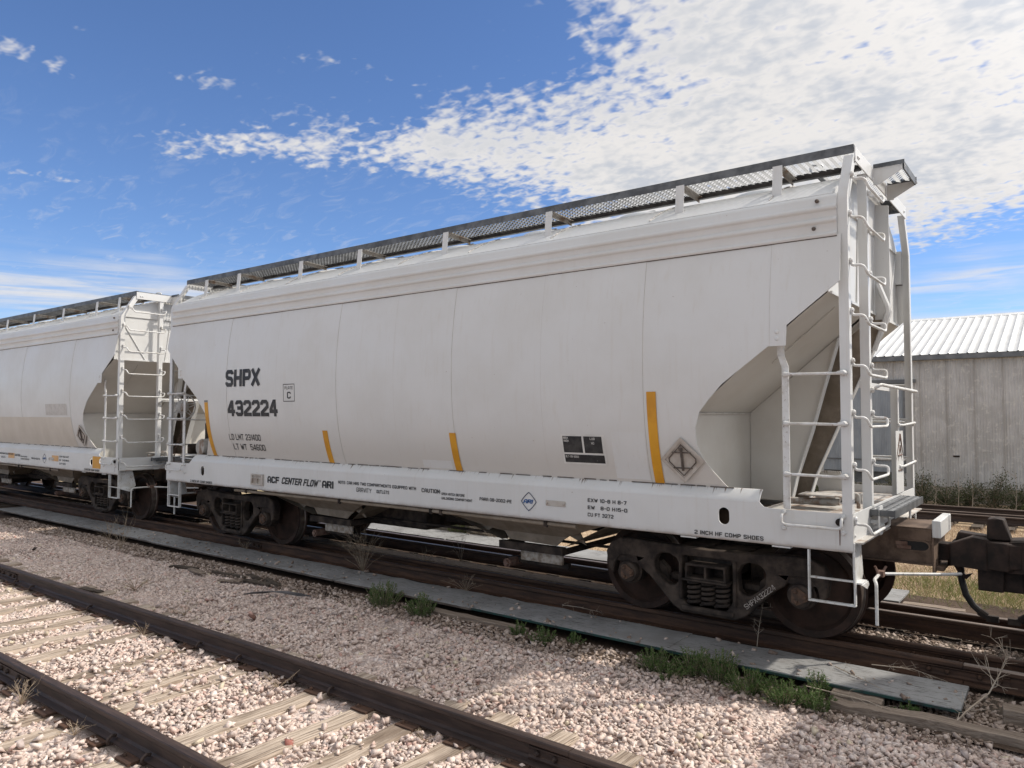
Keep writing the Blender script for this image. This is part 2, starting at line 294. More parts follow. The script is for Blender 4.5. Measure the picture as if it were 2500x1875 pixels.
# ------------------------------------------------------------------ mesh helpers
class MB:
    def __init__(s): s.v = []; s.f = []; s.mi = []; s.cur = 0
    def _add(s, vs, fs):
        o = len(s.v); s.v += [tuple(p) for p in vs]; s.f += [tuple(i+o for i in f) for f in fs]; s.mi += [s.cur]*len(fs); return s
    def box(s, x0, x1, y0, y1, z0, z1):
        vs = [(x, y, z) for x in (x0, x1) for y in (y0, y1) for z in (z0, z1)]
        return s._add(vs, [(0, 1, 3, 2), (4, 6, 7, 5), (0, 4, 5, 1), (2, 3, 7, 6), (0, 2, 6, 4), (1, 5, 7, 3)])
    def obox(s, c, ax, ay, az):
        c, ax, ay, az = map(Vector, (c, ax, ay, az))
        vs = [c+i*ax+j*ay+k*az for i in (-1, 1) for j in (-1, 1) for k in (-1, 1)]
        fs = [(0, 1, 3, 2), (4, 6, 7, 5), (0, 4, 5, 1), (2, 3, 7, 6), (0, 2, 6, 4), (1, 5, 7, 3)]
        if ax.cross(ay).dot(az) < 0: fs = [tuple(reversed(f)) for f in fs]
        return s._add(vs, fs)
    def tube(s, pts, r, n=8, closed=False, cap=True):
        pts = [Vector(p) for p in pts]; N = len(pts); rr = r if isinstance(r, (list, tuple)) else [r]*N
        tan = []
        for i in range(N):
            if closed: d = (pts[(i+1) % N]-pts[i-1])
            else: d = (pts[min(i+1, N-1)]-pts[max(i-1, 0)])
            tan.append(d.normalized() if d.length > 1e-9 else Vector((0, 0, 1)))
        a = Vector((0, 0, 1)) if abs(tan[0].z) < .9 else Vector((1, 0, 0)); u = (a-tan[0]*a.dot(tan[0])).normalized()
        vs = []
        for i in range(N):
            u = (u-tan[i]*u.dot(tan[i])).normalized(); q = tan[i].cross(u)
            vs += [pts[i]+rr[i]*(math.cos(2*math.pi*k/n)*u+math.sin(2*math.pi*k/n)*q) for k in range(n)]
        fs = []
        for i in range(N if closed else N-1):
            j = (i+1) % N
            fs += [(i*n+k, i*n+(k+1) % n, j*n+(k+1) % n, j*n+k) for k in range(n)]
        if cap and not closed: fs += [tuple(reversed(range(n))), tuple((N-1)*n+k for k in range(n))]
        return s._add(vs, fs)
    def prism(s, poly, axis, a0, a1, holes=()):
        """poly in the two other axes (x,z for axis y; y,z for axis x; x,y for axis z)"""
        loops = [list(poly)]+[list(h) for h in holes]
        def area(p): return sum(p[i-1][0]*p[i][1]-p[i][0]*p[i-1][1] for i in range(len(p)))
        for i, l in enumerate(loops):
            if (area(l) < 0) == (i == 0): l.reverse()
        def P(p, a): return {'x': (a, p[0], p[1]), 'y': (p[0], a, p[1]), 'z': (p[0], p[1], a)}[axis]
        flat = [p for l in loops for p in l]; n = len(flat)
        vs = [P(p, a0) for p in flat]+[P(p, a1) for p in flat]
        if len(loops) == 1 and len(flat) <= 4: tris = [tuple(range(len(flat)))]
        else: tris = [tuple(t) for t in tessellate_polygon([[Vector((p[0], p[1], 0)) for p in l] for l in loops])]
        fs = []
        def orient(t):
            p = [flat[i] for i in t]; return t if area(p) > 0 else tuple(reversed(t))
        tris = [orient(t) for t in tris]
        flip = (axis == 'y')
        if a1 < a0: flip = not flip
        for t in tris:
            lo = tuple(reversed(t)); hi = tuple(i+n for i in t)
            fs += [tuple(reversed(lo)), tuple(reversed(hi))] if flip else [lo, hi]
        o = 0
        for l in loops:
            m = len(l)
            for i in range(m):
                a, b = o+i, o+(i+1) % m; q = (a, b, b+n, a+n); fs.append(tuple(reversed(q)) if flip else q)
            o += m
        return s._add(vs, fs)
    def lathe(s, prof, c, axis='y', n=32):
        vs = []; fs = []; m = len(prof); c = Vector(c)
        for k in range(n):
            a = 2*math.pi*k/n; ca, sa = math.cos(a), math.sin(a)
            for r, h in prof:
                p = {'y': (r*ca, h, r*sa), 'x': (h, r*ca, r*sa), 'z': (r*ca, r*sa, h)}[axis]; vs.append(c+Vector(p))
        for k in range(n):
            j = (k+1) % n
            for i in range(m-1):
                q = (k*m+i, k*m+i+1, j*m+i+1, j*m+i); fs.append(tuple(reversed(q)) if axis in 'xz' else q)
        return s._add(vs, fs)
    def bolt(s, p, nrm, r=.018, h=.014, n=8):
        p = Vector(p); nz = Vector(nrm).normalized(); a = Vector((0, 0, 1)) if abs(nz.z) < .9 else Vector((1, 0, 0)); u = nz.cross(a).normalized(); q = nz.cross(u)
        ring = lambda rr, hh: [p+nz*hh+rr*(math.cos(2*math.pi*k/n)*u+math.sin(2*math.pi*k/n)*q) for k in range(n)]
        vs = ring(r, -.003)+ring(r, h*.55)+ring(r*.6, h)
        fs = [(i*n+k, i*n+(k+1) % n, (i+1)*n+(k+1) % n, (i+1)*n+k) for i in range(2) for k in range(n)]+[tuple(2*n+k for k in range(n))]
        return s._add(vs, fs)
    def mesh(s, name, mats, smooth=35):
        me = bpy.data.meshes.new(name); me.from_pydata(s.v, [], s.f)
        for m in (mats if isinstance(mats, (list, tuple)) else [mats]): me.materials.append(M[m] if isinstance(m, str) else m)
        if any(s.mi): me.polygons.foreach_set('material_index', s.mi)
        if smooth:
            me.polygons.foreach_set('use_smooth', [True]*len(me.polygons)); me.set_sharp_from_angle(angle=rad(smooth))
        me.update(); return me
    def build(s, name, mats, parent=None, smooth=35, bevel=0, seg=2):
        return link(name, s.mesh(name, mats, smooth), parent, bevel, seg)
def link(name, me, parent=None, bevel=0, seg=2, loc=None):
    o = bpy.data.objects.new(name, me); COL.objects.link(o)
    if parent: o.parent = parent
    if loc: o.location = loc
    if bevel:
        b = o.modifiers.new('edge', 'BEVEL'); b.width = bevel; b.segments = seg; b.limit_method = 'ANGLE'; b.angle_limit = rad(40)
    return o
def tag(o, label=None, cat=None, group=None, kind=None):
    if label: o['label'] = label
    if cat: o['category'] = cat
    if group: o['group'] = group
    if kind: o['kind'] = kind
    return o
def empty(name, loc=(0, 0, 0), rz=0):
    o = bpy.data.objects.new(name, None); COL.objects.link(o); o.location = loc; o.rotation_euler.z = rz; o.empty_display_size = .2; return o
def np_mesh(name, V, F, mats, tint=None, smooth=False):
    """V (n,3), F (m,3) arrays; tint per vertex, float or rgb"""
    me = bpy.data.meshes.new(name); V = np.asarray(V, np.float32); F = np.asarray(F, np.int32); k = F.shape[1]
    me.vertices.add(len(V)); me.vertices.foreach_set('co', V.ravel()); me.loops.add(F.size); me.loops.foreach_set('vertex_index', F.ravel())
    me.polygons.add(len(F)); me.polygons.foreach_set('loop_start', np.arange(len(F), dtype=np.int32)*k)
    for m in (mats if isinstance(mats, (list, tuple)) else [mats]): me.materials.append(M[m])
    if tint is not None:
        tint = np.asarray(tint, np.float32)
        if tint.ndim == 1: a = me.attributes.new('tint', 'FLOAT', 'POINT'); a.data.foreach_set('value', tint)
        else: a = me.attributes.new('tint', 'FLOAT_COLOR', 'POINT'); a.data.foreach_set('color', np.c_[tint, np.ones(len(tint))].astype(np.float32).ravel())
    me.update(calc_edges=True); me.validate(); return me
ORD = ['first', 'second', 'third', 'fourth', 'fifth', 'sixth', 'seventh', 'eighth', 'ninth', 'tenth', 'eleventh', 'twelfth', 'thirteenth', 'fourteenth', 'fifteenth', 'sixteenth']

# ------------------------------------------------------------------ block lettering
G = {
'A': [[(0, 0), (0, 4.4), (.9, 6), (3.1, 6), (4, 4.4), (4, 0)], [(0, 2.1), (4, 2.1)]],
'B': [[(0, 0), (3.3, 0), (4, .7), (4, 2.4), (3.4, 3), (4, 3.6), (4, 5.3), (3.3, 6), (0, 6), (0, 0), (.4, 0)], [(0, 3), (3.4, 3)]],
'C': [[(4, 4.4), (4, 5.3), (3.3, 6), (.7, 6), (0, 5.3), (0, .7), (.7, 0), (3.3, 0), (4, .7), (4, 1.6)]],
'D': [[(0, 0), (3.2, 0), (4, .9), (4, 5.1), (3.2, 6), (0, 6), (0, 0), (.4, 0)]],
'E': [[(3.8, 6), (0, 6), (0, 0), (3.8, 0)], [(0, 3), (3.2, 3)]], 'F': [[(3.8, 6), (0, 6), (0, 0)], [(0, 3), (3.2, 3)]],
'G': [[(4, 4.4), (4, 5.3), (3.3, 6), (.7, 6), (0, 5.3), (0, .7), (.7, 0), (3.3, 0), (4, .7), (4, 2.8), (2.1, 2.8)]],
'H': [[(0, 0), (0, 6)], [(4, 0), (4, 6)], [(0, 3), (4, 3)]], 'I': [[(0, 0), (0, 6)]],
'K': [[(0, 0), (0, 6)], [(4, 6), (.3, 3), (4, 0)]], 'L': [[(0, 6), (0, 0), (3.6, 0)]],
'M': [[(0, 0), (0, 6), (2.3, 1.8), (4.6, 6), (4.6, 0)]], 'N': [[(0, 0), (0, 6), (4, 0), (4, 6)]],
'O': [[(.7, 0), (3.3, 0), (4, .7), (4, 5.3), (3.3, 6), (.7, 6), (0, 5.3), (0, .7), (.7, 0), (1, 0)]],
'P': [[(0, 0), (0, 6), (3.3, 6), (4, 5.3), (4, 3.4), (3.3, 2.7), (0, 2.7)]],
'Q': [[(.7, 0), (3.3, 0), (4, .7), (4, 5.3), (3.3, 6), (.7, 6), (0, 5.3), (0, .7), (.7, 0), (1, 0)], [(2.4, 1.5), (4.2, -.5)]],
'R': [[(0, 0), (0, 6), (3.3, 6), (4, 5.3), (4, 3.5), (3.3, 2.8), (0, 2.8)], [(2.2, 2.8), (4, 0)]],
'S': [[(4, 4.75), (4, 5.3), (3.3, 6), (.7, 6), (0, 5.3), (0, 3.9), (.7, 3.2), (3.3, 2.8), (4, 2.1), (4, .7), (3.3, 0), (.7, 0), (0, .7), (0, 1.25)]],
'T': [[(0, 6), (4, 6)], [(2, 6), (2, 0)]], 'U': [[(0, 6), (0, .7), (.7, 0), (3.3, 0), (4, .7), (4, 6)]],
'V': [[(0, 6), (1.9, 0), (2.1, 0), (4, 6)]], 'W': [[(0, 6), (1.2, 0), (2.6, 4.6), (4, 0), (5.2, 6)]], 'X': [[(0, 0), (4, 6)], [(0, 6), (4, 0)]],
'Y': [[(0, 6), (2, 2.8), (4, 6)], [(2, 2.8), (2, 0)]], 'Z': [[(0, 6), (4, 6), (0, 0), (4, 0)]],
'1': [[(.2, 5), (1.2, 6), (1.2, 0)]], '2': [[(0, 4.5), (0, 5.3), (.7, 6), (3.3, 6), (4, 5.3), (4, 3.6), (0, .9), (0, 0), (4, 0)]],
'3': [[(0, 4.8), (0, 5.3), (.7, 6), (3.3, 6), (4, 5.3), (4, 3.7), (3.3, 3.1), (1.4, 3.1)], [(3.3, 3.1), (4, 2.4), (4, .7), (3.3, 0), (.7, 0), (0, .7), (0, 1.2)]],
'4': [[(3, 0), (3, 6), (2.4, 6), (0, 2.2), (0, 1.5), (4, 1.5)]],
'5': [[(3.8, 6), (.2, 6), (0, 3.2), (.7, 3.6), (3.3, 3.6), (4, 2.9), (4, .7), (3.3, 0), (.7, 0), (0, .7), (0, 1.4)]],
'6': [[(4, 4.8), (4, 5.3), (3.3, 6), (.7, 6), (0, 5.3), (0, .7), (.7, 0), (3.3, 0), (4, .7), (4, 2.6), (3.3, 3.3), (0, 3.3)]],
'7': [[(0, 6), (4, 6), (1.4, 0)]], '0': [[(.7, 0), (3.3, 0), (4, .7), (4, 5.3), (3.3, 6), (.7, 6), (0, 5.3), (0, .7), (.7, 0), (1, 0)]],
'8': [[(.7, 0), (3.3, 0), (4, .7), (4, 2.4), (3.3, 3.1), (4, 3.8), (4, 5.3), (3.3, 6), (.7, 6), (0, 5.3), (0, 3.8), (.7, 3.1), (0, 2.4), (0, .7), (.7, 0), (1, 0)], [(.7, 3.1), (3.3, 3.1)]],
'9': [[(0, 1.2), (0, .7), (.7, 0), (3.3, 0), (4, .7), (4, 5.3), (3.3, 6), (.7, 6), (0, 5.3), (0, 3.4), (.7, 2.7), (4, 2.7)]],
'-': [[(.2, 2.9), (2.0, 2.9)]], ':': [[(0, .3), (0, 1.1)], [(0, 3.4), (0, 4.2)]], '@': [[(.7, 0), (3.3, 0), (4, .7), (4, 5.3), (3.3, 6), (.7, 6), (0, 5.3), (0, .7), (.7, 0), (1, 0)], [(1.3, 1.2), (1.3, 4.6), (2.6, 4.6), (2.6, 3), (1.3, 3), (2.6, 1.2)]],
}
def ribbon(poly, w):
    pts = []
    for a, b in zip(poly, poly[1:]):
        n = max(1, int(math.dist(a, b)/1.6)); pts += [(a[0]+(b[0]-a[0])*i/n, a[1]+(b[1]-a[1])*i/n) for i in range(n)]
    pts.append(poly[-1]); L = []; Rr = []; N = len(pts)
    for i in range(N):
        d0 = Vector(pts[i])-Vector(pts[i-1]) if i else None; d1 = Vector(pts[i+1])-Vector(pts[i]) if i < N-1 else None
        if d0 is None: d0 = d1
        if d1 is None: d1 = d0
        d0 = d0.normalized(); d1 = d1.normalized(); n0 = Vector((-d0.y, d0.x)); n1 = Vector((-d1.y, d1.x)); m = n0+n1
        m = m.normalized() if m.length > .2 else n0
        k = min(1/max(m.dot(n0), .35), 1.9); p = Vector(pts[i])
        ext = lambda q, d: q.y <= 0 or q.y >= 6 or abs(d.y) < .05
        if i == 0 and ext(p, d1): p = p-d1*w*.5
        if i == N-1 and ext(p, d0): p = p+d0*w*.5
        L.append(p+m*w*.5*k); Rr.append(p-m*w*.5*k)
    return L, Rr
def lettering(parent, txt, x0, x1, z0, h, surf, ink='ink', w=1.0, italic=0., gap=1.0, thick=None, side=-1, name='lettering', basis=None):
    """text fitted between x0 and x1 with cap height h; surf(z) gives the surface y"""
    strokes = []; cx = 0; w0 = w
    for ch in txt:
        if ch == ' ': cx += 3.2; continue
        g = G[ch]; ww = max(p[0] for l in g for p in l)
        for l in g: strokes.append([(cx+p[0], p[1]) for p in l])
        cx += ww+w0+gap
    total = cx-gap-w0; sx = (x1-x0)/(total+w0); sz = h/(6+w0); mb = MB(); lay = 0
    for st in strokes:
        L, Rr = ribbon(st, w); lay = (lay+1) % 5; vs = []
        for a in L+Rr:
            u = (a.x+w0/2)*sx+italic*(a.y/6)*h; zz = (a.y+w0/2)*sz
            if basis: vs.append(basis(u, zz, .0040+lay*.00035))
            else: z = z0+zz; vs.append((x0+u, surf(z)+side*(.0040+lay*.00035), z))
        n = len(L); fs = [(i, n+i, n+i+1, i+1) for i in range(n-1)]
        mb._add(vs, fs)
    return mb.build(name, ink, parent, smooth=0)

# ------------------------------------------------------------------ hopper railcar
def fillet(pts, r=.03, n=4):
    pts = [Vector(p) for p in pts]; o = [pts[0]]
    for a, b, c in zip(pts, pts[1:], pts[2:]):
        d0 = (a-b); d1 = (c-b); k = min(r, d0.length*.45, d1.length*.45); p = b+d0.normalized()*k; q = b+d1.normalized()*k
        for i in range(n+1):
            t = i/n; o.append((1-t)**2*p+2*t*(1-t)*b+t*t*q)
    return o+[pts[-1]]
_pz = np.array([1.30, 1.44, 1.60, 1.80, 2.0, 2.3, 2.6, 3.0, 3.4, 3.7, 4.0]); _py = np.array([1.35, 1.42, 1.482, 1.540, 1.580, 1.614, 1.625, 1.612, 1.570, 1.510, 1.44])
_pc = np.polyfit(_pz, _py, 5)
def ys(z): return -float(np.polyval(_pc, z))
XE = [(1.44, 4.50), (1.47, 4.47), (1.59, 4.374), (1.72, 4.285), (1.846, 4.239), (2.0, 4.238), (2.152, 4.288), (2.28, 4.395), (2.409, 4.517), (2.735, 4.948), (2.7352, 5.105), (2.914, 5.112), (3.268, 5.551), (3.685, 5.551)]
_xz = [a for a, b in XE]; _xx = [b for a, b in XE]
def xe(z): return float(np.interp(z, _xz, _xx))
def side_panel(xl, xr, s, off, z0=1.435, z1=3.685):
    """xl(z), xr(z): bounds; s = -1 near side, +1 far side"""
    zs = sorted(set([z for z in _xz if z0 <= z <= z1]+list(np.linspace(z0, z1, 30)))); rows = []
    for z in zs:
        a, b = xl(z), xr(z)
        if b-a > .004: rows.append((z, a, b))
    vs = []; fs = []; n = len(rows)
    for k, t in enumerate((off, off-.012)):
        for z, a, b in rows:
            y = (-ys(z)+t)*s; vs += [(a, y, z), (b, y, z)]
    for i in range(n-1):
        q = (2*i, 2*i+1, 2*i+3, 2*i+2); fs.append(q if s < 0 else q[::-1])
        m = 2*n; q = (m+2*i, m+2*i+2, m+2*i+3, m+2*i+1); fs.append(q if s < 0 else q[::-1])
        fs += [(2*i, 2*i+2, m+2*i+2, m+2*i), (2*i+1, m+2*i+1, m+2*i+3, 2*i+3)]
    fs += [(0, 2*n, 2*n+1, 1), (2*n-2, 2*n-1, 4*n-1, 4*n-2)]
    return MB()._add(vs, fs)
def inset(path, d):
    o = []
    for i, p in enumerate(path):
        a = Vector(path[max(i-1, 0)]); b = Vector(path[min(i+1, len(path)-1)]); t = (b-a).normalized(); o.append((p[0]+t.y*d, p[1]-t.x*d))
    return o
def grating(x0, x1, y0, y1, z, dx=.070, dy=.058, h=.026, wd=.024):
    nx = max(2, round((x1-x0)/dx)); ny = max(2, round((y1-y0)/dy)); dx = (x1-x0)/nx; dy = (y1-y0)/ny; V = []; F = []
    for j in range(ny):
        for i in range(nx):
            for (ax, ay, bx, by) in ((0, 0, .5, 1), (.5, 1, 1, 0)):
                p = np.array([x0+(i+ax)*dx, y0+(j+ay)*dy]); q = np.array([x0+(i+bx)*dx, y0+(j+by)*dy]); d = (q-p)/np.linalg.norm(q-p); nrm = np.array([-d[1], d[0]])*wd/2
                o = len(V); V += [(*(p-nrm), z-h/2), (*(q-nrm), z-h/2), (*(q+nrm), z+h/2), (*(p+nrm), z+h/2)]; F.append((o, o+1, o+2, o+3))
    return V, F

def make_truck_meshes():
    K = {}
    half = [(0, .775), (.4, .79), (.85, .812), (1.0, .80), (1.10, .745), (1.155, .65), (1.125, .47), (1.07, .42), (1.045, .54), (.99, .615), (.80, .615), (.755, .525), (.64, .45), (.38, .185), (.28, .13)]
    outl = half+[(-x, z) for x, z in half[::-1]][:-1]
    hl = [(-.58, .61), (-.555, .66), (-.51, .695), (-.41, .70), (-.34, .665), (-.30, .59), (-.315, .43), (-.35, .385), (-.41, .38), (-.47, .41), (-.57, .50)]
    mid = [(-.26, .70), (.24, .70), (.25, .66), (.25, .29), (.19, .205), (-.21, .205), (-.28, .27), (-.28, .66)]
    mb = MB().prism(outl, 'y', -1.135, -1.01, [hl, [(-x, z) for x, z in hl], mid])
    mb.box(-.30, -.262, -1.16, -1.0, .26, .70); mb.box(.262, .30, -1.16, -1.0, .26, .70); mb.box(-.27, .27, -1.165, -.99, .155, .205)
    K['frame'] = mb.mesh('side_frame', 'cast', 40)
    b = MB().box(-.20, .20, -1.0, 1.0, .50, .70)
    for s in (-1, 1):
        b.prism([(-.215, .485), (.215, .485), (.205, .64), (-.205, .64)], 'y', s*1.205, s*.99, [[(-.19, .505), (-.012, .505), (-.012, .615), (-.185, .615)], [(.012, .505), (.19, .505), (.185, .615), (.012, .615)]])
        b.box(-.24, .24, min(s*1.23, s*1.0), max(s*1.23, s*1.0), .468, .488)
    b.box(-.52, .52, -.62, .62, .20, .42)
    b.lathe([(.0, .70), (.20, .70), (.20, .78), (0, .78)], (0, 0, 0), 'z', 24)
    K['bolster'] = b.mesh('truck', 'cast', 40)
    pts = [(.066*math.cos(t*2*math.pi), .066*math.sin(t*2*math.pi), .215+.25*t/5.2) for t in np.linspace(0, 5.2, 63)]
    K['spring'] = MB().tube(pts, .0165, 6).mesh('spring', 'cast', 60)
    prof = [(.085, -.06), (.10, -.055), (.13, -.03), (.36, .045), (.385, .01), (.39, -.002), (.452, -.004), (.457, .006), (.458, .095), (.470, .108), (.483, .118), (.485, .128), (.478, .137), (.40, .138), (.385, .12), (.36, .08), (.16, .05), (.10, .11), (.09, .12)]
    w_ = MB().lathe(prof, (0, 0, 0), 'y', 64); me = w_.mesh('wheel', ['wheel', 'tread'], 30)
    nseg = len(prof)-1; me.polygons.foreach_set('material_index', [1 if (i % nseg) in (7, 8) else 0 for i in range(len(me.polygons))]); K['wheel'] = me
    K['axle'] = MB().lathe([(0, -1.05), (.075, -1.05), (.08, -.85), (.10, -.72), (.09, 0), (.10, .72), (.08, .85), (.075, 1.05), (0, 1.05)], (0, 0, 0), 'y', 20).mesh('axle', 'wheel')
    c = MB().lathe([(0, -.10), (.075, -.10), (.105, -.095), (.112, -.075), (.112, -.02), (.135, -.015), (.135, .12)], (0, 0, 0), 'y', 24)
    c.prism([(-.15, .10), (.15, .10), (.17, .165), (-.17, .165)], 'y', -.06, .11)
    K['bearing'] = c.mesh('bearing', 'cast')
    tri = []
    for k in range(3):
        a = math.pi/2+2*math.pi*k/3+.5
        for da in (-.45, 0, .45): tri.append((.085*math.cos(a+da*.75), .085*math.sin(a+da*.75)))
    e = MB().prism(tri, 'y', -.115, -.095)
    d = e
    for k in range(3):
        a = math.pi/2+2*math.pi*k/3+.5; d.bolt((.056*math.cos(a), -.115, .056*math.sin(a)), (0, -1, 0), .022, .022)
    K['capplate'] = d.mesh('cap_plate', 'chain')
    s_ = MB().prism([(.20+0, -.02), (.33, -.02), (.36, .14), (.30, .17), (.22, .10)], 'y', -1.02, -.93); K['shoe'] = s_.mesh('brake_shoe', 'cast')
    K['beam'] = MB().box(-.15, .15, -.62, .62, .36, .71).box(-.10, .10, -.95, .95, .40, .46).mesh('brake_beam', 'cast')
    return K
TK = make_truck_meshes()
def make_truck(parent, cx):
    t = link('truck', TK['bolster'], parent, .012); t.location.x = cx
    for s in (-1, 1):
        f = link('side_frame', TK['frame'], t, .016); f.rotation_euler.z = 0 if s < 0 else math.pi
        for xx in (-.155, -.005, .145): link('spring', TK['spring'], t, loc=(xx*-s, s*1.085, 0))
        for xw in (-.889, .889):
            wl = link('wheel', TK['wheel'], t, loc=(xw, s*.79, .457)); wl.rotation_euler.z = 0 if s < 0 else math.pi
            bb = link('bearing', TK['bearing'], t, loc=(xw, s*1.06, .457)); bb.rotation_euler = (0, 0, 0 if s < 0 else math.pi)
            cp = link('cap_plate', TK['capplate'], t, loc=(xw, s*1.06, .457)); cp.rotation_euler = (0, 0, 0 if s < 0 else math.pi)
    for xw in (-.889, .889): link('axle', TK['axle'], t, loc=(xw, 0, .457))
    for sx in (-1, 1): link('brake_beam', TK['beam'], t, .01, loc=(sx*.40, 0, 0))
    for sx in (-1, 1):
        o = link('brake_shoe', TK['shoe'], t, loc=(sx*.27, 0, .42)); o.scale.x = sx
    return t

NUMBERED = set(); PRINT = set()
def coupler_mesh():
    m = MB(); m.box(-.62, -.06, -.085, .085, .745, .905)
    m.prism([(-.36, .72), (-.02, .70), (0, .74), (0, .925), (-.05, .985), (-.18, 1.0), (-.36, .92)], 'y', -.17, .17)
    m.prism([(-.34, .90), (-.30, 1.02), (-.05, .995), (-.02, .90)], 'y', -.02, .15)
    m.prism([(-.14, .51), (.06, .51), (.07, .72), (-.14, .72)], 'y', -.12, .06)
    m.prism([(-.06, -.19), (.10, -.23), (.15, -.17), (.13, -.03), (.03, -.02), (-.05, -.05)], 'z', .72, .97)
    m.prism([(-.12, .04), (.12, .10), (.13, .19), (-.05, .21), (-.14, .17)], 'z', .74, .96)
    return m.mesh('coupler', 'black_iron', 40)
COUP = coupler_mesh()

def make_car():
    car = empty('hopper_car')
    SE = [-4.965, -3.626, -2.322, -.955, .172, 1.17, 2.477, 3.711, 4.965]
    bounds = [lambda z: -xe(z)]+[(lambda z, v=v: max(-xe(z), min(xe(z), v))) for v in SE]+[lambda z: xe(z)]
    # ---- side sheets, each panel with its own edges
    for s in (-1, 1):
        for i in range(len(bounds)-1):
            g0 = .0012 if 0 < i else 0; g1 = .0012 if i < len(bounds)-2 else 0
            side_panel((lambda z, f=bounds[i], g=g0: f(z)+g), (lambda z, f=bounds[i+1], g=g1: f(z)-g), s, .004*(i % 2)-.002).build('side_panel', 'paint_side', car)
        for i, v in enumerate(SE):
            zz = 2.7352 if abs(v) > 4.9 else 1.436
            side_panel(lambda z: v-.0028, lambda z: v+.0028, s, .0005, zz).build('weld_seam', 'seam', car)
    # ---- ribbed top side plate
    pr = [(1.44, 3.67), (1.53, 3.672), (1.54, 3.685), (1.538, 3.70), (1.521, 3.712)]
    for zc in (3.815, 3.925):
        pr += [(1.519, zc-.030)]+[(1.519+.020*math.sin(a), zc-.024*math.cos(a)) for a in np.linspace(.25, math.pi-.25, 7)]+[(1.515, zc+.030)]
    pr += [(1.510, 4.015), (1.500, 4.040), (1.478, 4.054), (1.44, 4.06)]
    for s in (-1, 1):
        MB().prism([(s*a, b) for a, b in pr], 'x', -5.50, 5.52).build('ribbed_side_plate', 'band', car, 50)
        MB().box(-5.5, 5.52, s*1.524 if s < 0 else 1.50, -1.50 if s < 0 else 1.524, 3.664, 3.6715).build('dark_seam_line', 'stain', car)
        b_ = MB()
        for x, z in ((5.33, 3.755), (5.36, 3.995)): MB().bolt((x, s*1.52, z), (0, s, 0), .018, .02).build('bolt', 'stain', car)
    # ---- roof with hatch lids
    arc = [(y, 4.505-2.62+math.sqrt(2.62**2-y*y)) for y in np.linspace(-1.38, 1.38, 30)]
    rp = [(-1.475, 4.064)]+arc+[(1.475, 4.064), (1.475, 4.03), (-1.475, 4.03)]
    roof = MB().prism(rp, 'x', -5.46, 5.47).build('roof', 'paint_roof', car, 50)
    for x in np.arange(-4.9, 5.0, 1.225):
        m = MB(); pts = [(x, y, z+.004) for y, z in arc]; m.tube(pts, .008, 5); m.build('roof_seam', 'seam', roof)
    for x in (-4.4, -2.93, -1.47, 0, 1.47, 2.93, 4.4):
        m = MB().lathe([(0, 4.585), (.25, 4.58), (.36, 4.555), (.38, 4.53), (.385, 4.46)], (x, .03, 0), 'z', 28); h = m.build('hatch', 'paint_roof', roof)
        MB().tube(fillet([(x-.12, .03, 4.58), (x-.12, .03, 4.64), (x+.12, .03, 4.64), (x+.12, .03, 4.58)], .03), .012, 6).build('hatch_handle', 'galv', roof)
    MB().tube(fillet([(5.05, -.55, 4.5), (5.05, -.55, 4.64), (5.15, -.5, 4.64), (5.15, -.5, 4.5)], .03), .014, 6).build('hatch_latch', 'paint', roof)
    # ---- side sills
    for s in (-1, 1):
        ov = lambda cx: [(cx+.053*math.cos(a), 1.184+(.053*math.sin(a))+(.026 if math.sin(a) > 0 else -.026)) for a in np.linspace(0, 2*math.pi, 20, endpoint=False)]
        poly = [(-5.65, .985), (5.604, .985), (5.604, 1.289), (4.90, 1.289), (4.855, 1.297), (4.83, 1.318), (4.82, 1.332), (-4.86, 1.332), (-4.875, 1.315), (-4.90, 1.297), (-4.94, 1.289), (-5.65, 1.289)]
        m = MB().prism(poly, 'y', s*1.505, s*1.493, [ov(-4.483), ov(4.483)])
        cur = [(1.505, .9845), (1.502, .972), (1.494, .963), (1.482, .960), (1.40, .960), (1.40, .970), (1.482, .970), (1.493, .9845)]
        m.prism([(s*a, b) for a, b in cur], 'x', -5.65, 5.604)
        for (x0_, x1_) in ((-4.84, 4.815),):
            top = [(1.505, 1.3325), (1.502, 1.345), (1.494, 1.358), (1.425, 1.436), (1.41, 1.443), (1.40, 1.443), (1.40, 1.435), (1.415, 1.428), (1.484, 1.352), (1.493, 1.3325)]
            m.prism([(s*a, b) for a, b in top], 'x', x0_, x1_)
        m.build('side_sill', 'paint_sill', car, 40)
    # irregular caked line along the body / sill joint
    m = MB(); xx = -4.45
    while xx < 4.45:
        l = random.uniform(.03, .25); zt = random.uniform(0, .004)
        if random.random() < .8: m.box(xx, xx+l, -1.4305, -1.4215, 1.4355+zt, 1.4415+zt+random.uniform(0, .004))
        xx += l+random.uniform(0, .06)
    tag(m.build('seam_dirt', 'stain', car), kind='stuff')
    # ---- conduit under the near sill
    m = MB().tube([(-3.62, -1.44, .915), (0, -1.44, .926), (2.82, -1.44, .922)], .023, 10); m.build('air_pipe', 'under', car)
    for x in (-3.29, -1.05, .69, .86, 2.43):
        MB().box(x-.022, x+.022, -1.473, -1.405, .893, .952).bolt((x+.03, -1.47, .90), (0, -1, 0), .014).build('pipe_clamp', 'cast', car, bevel=.004)
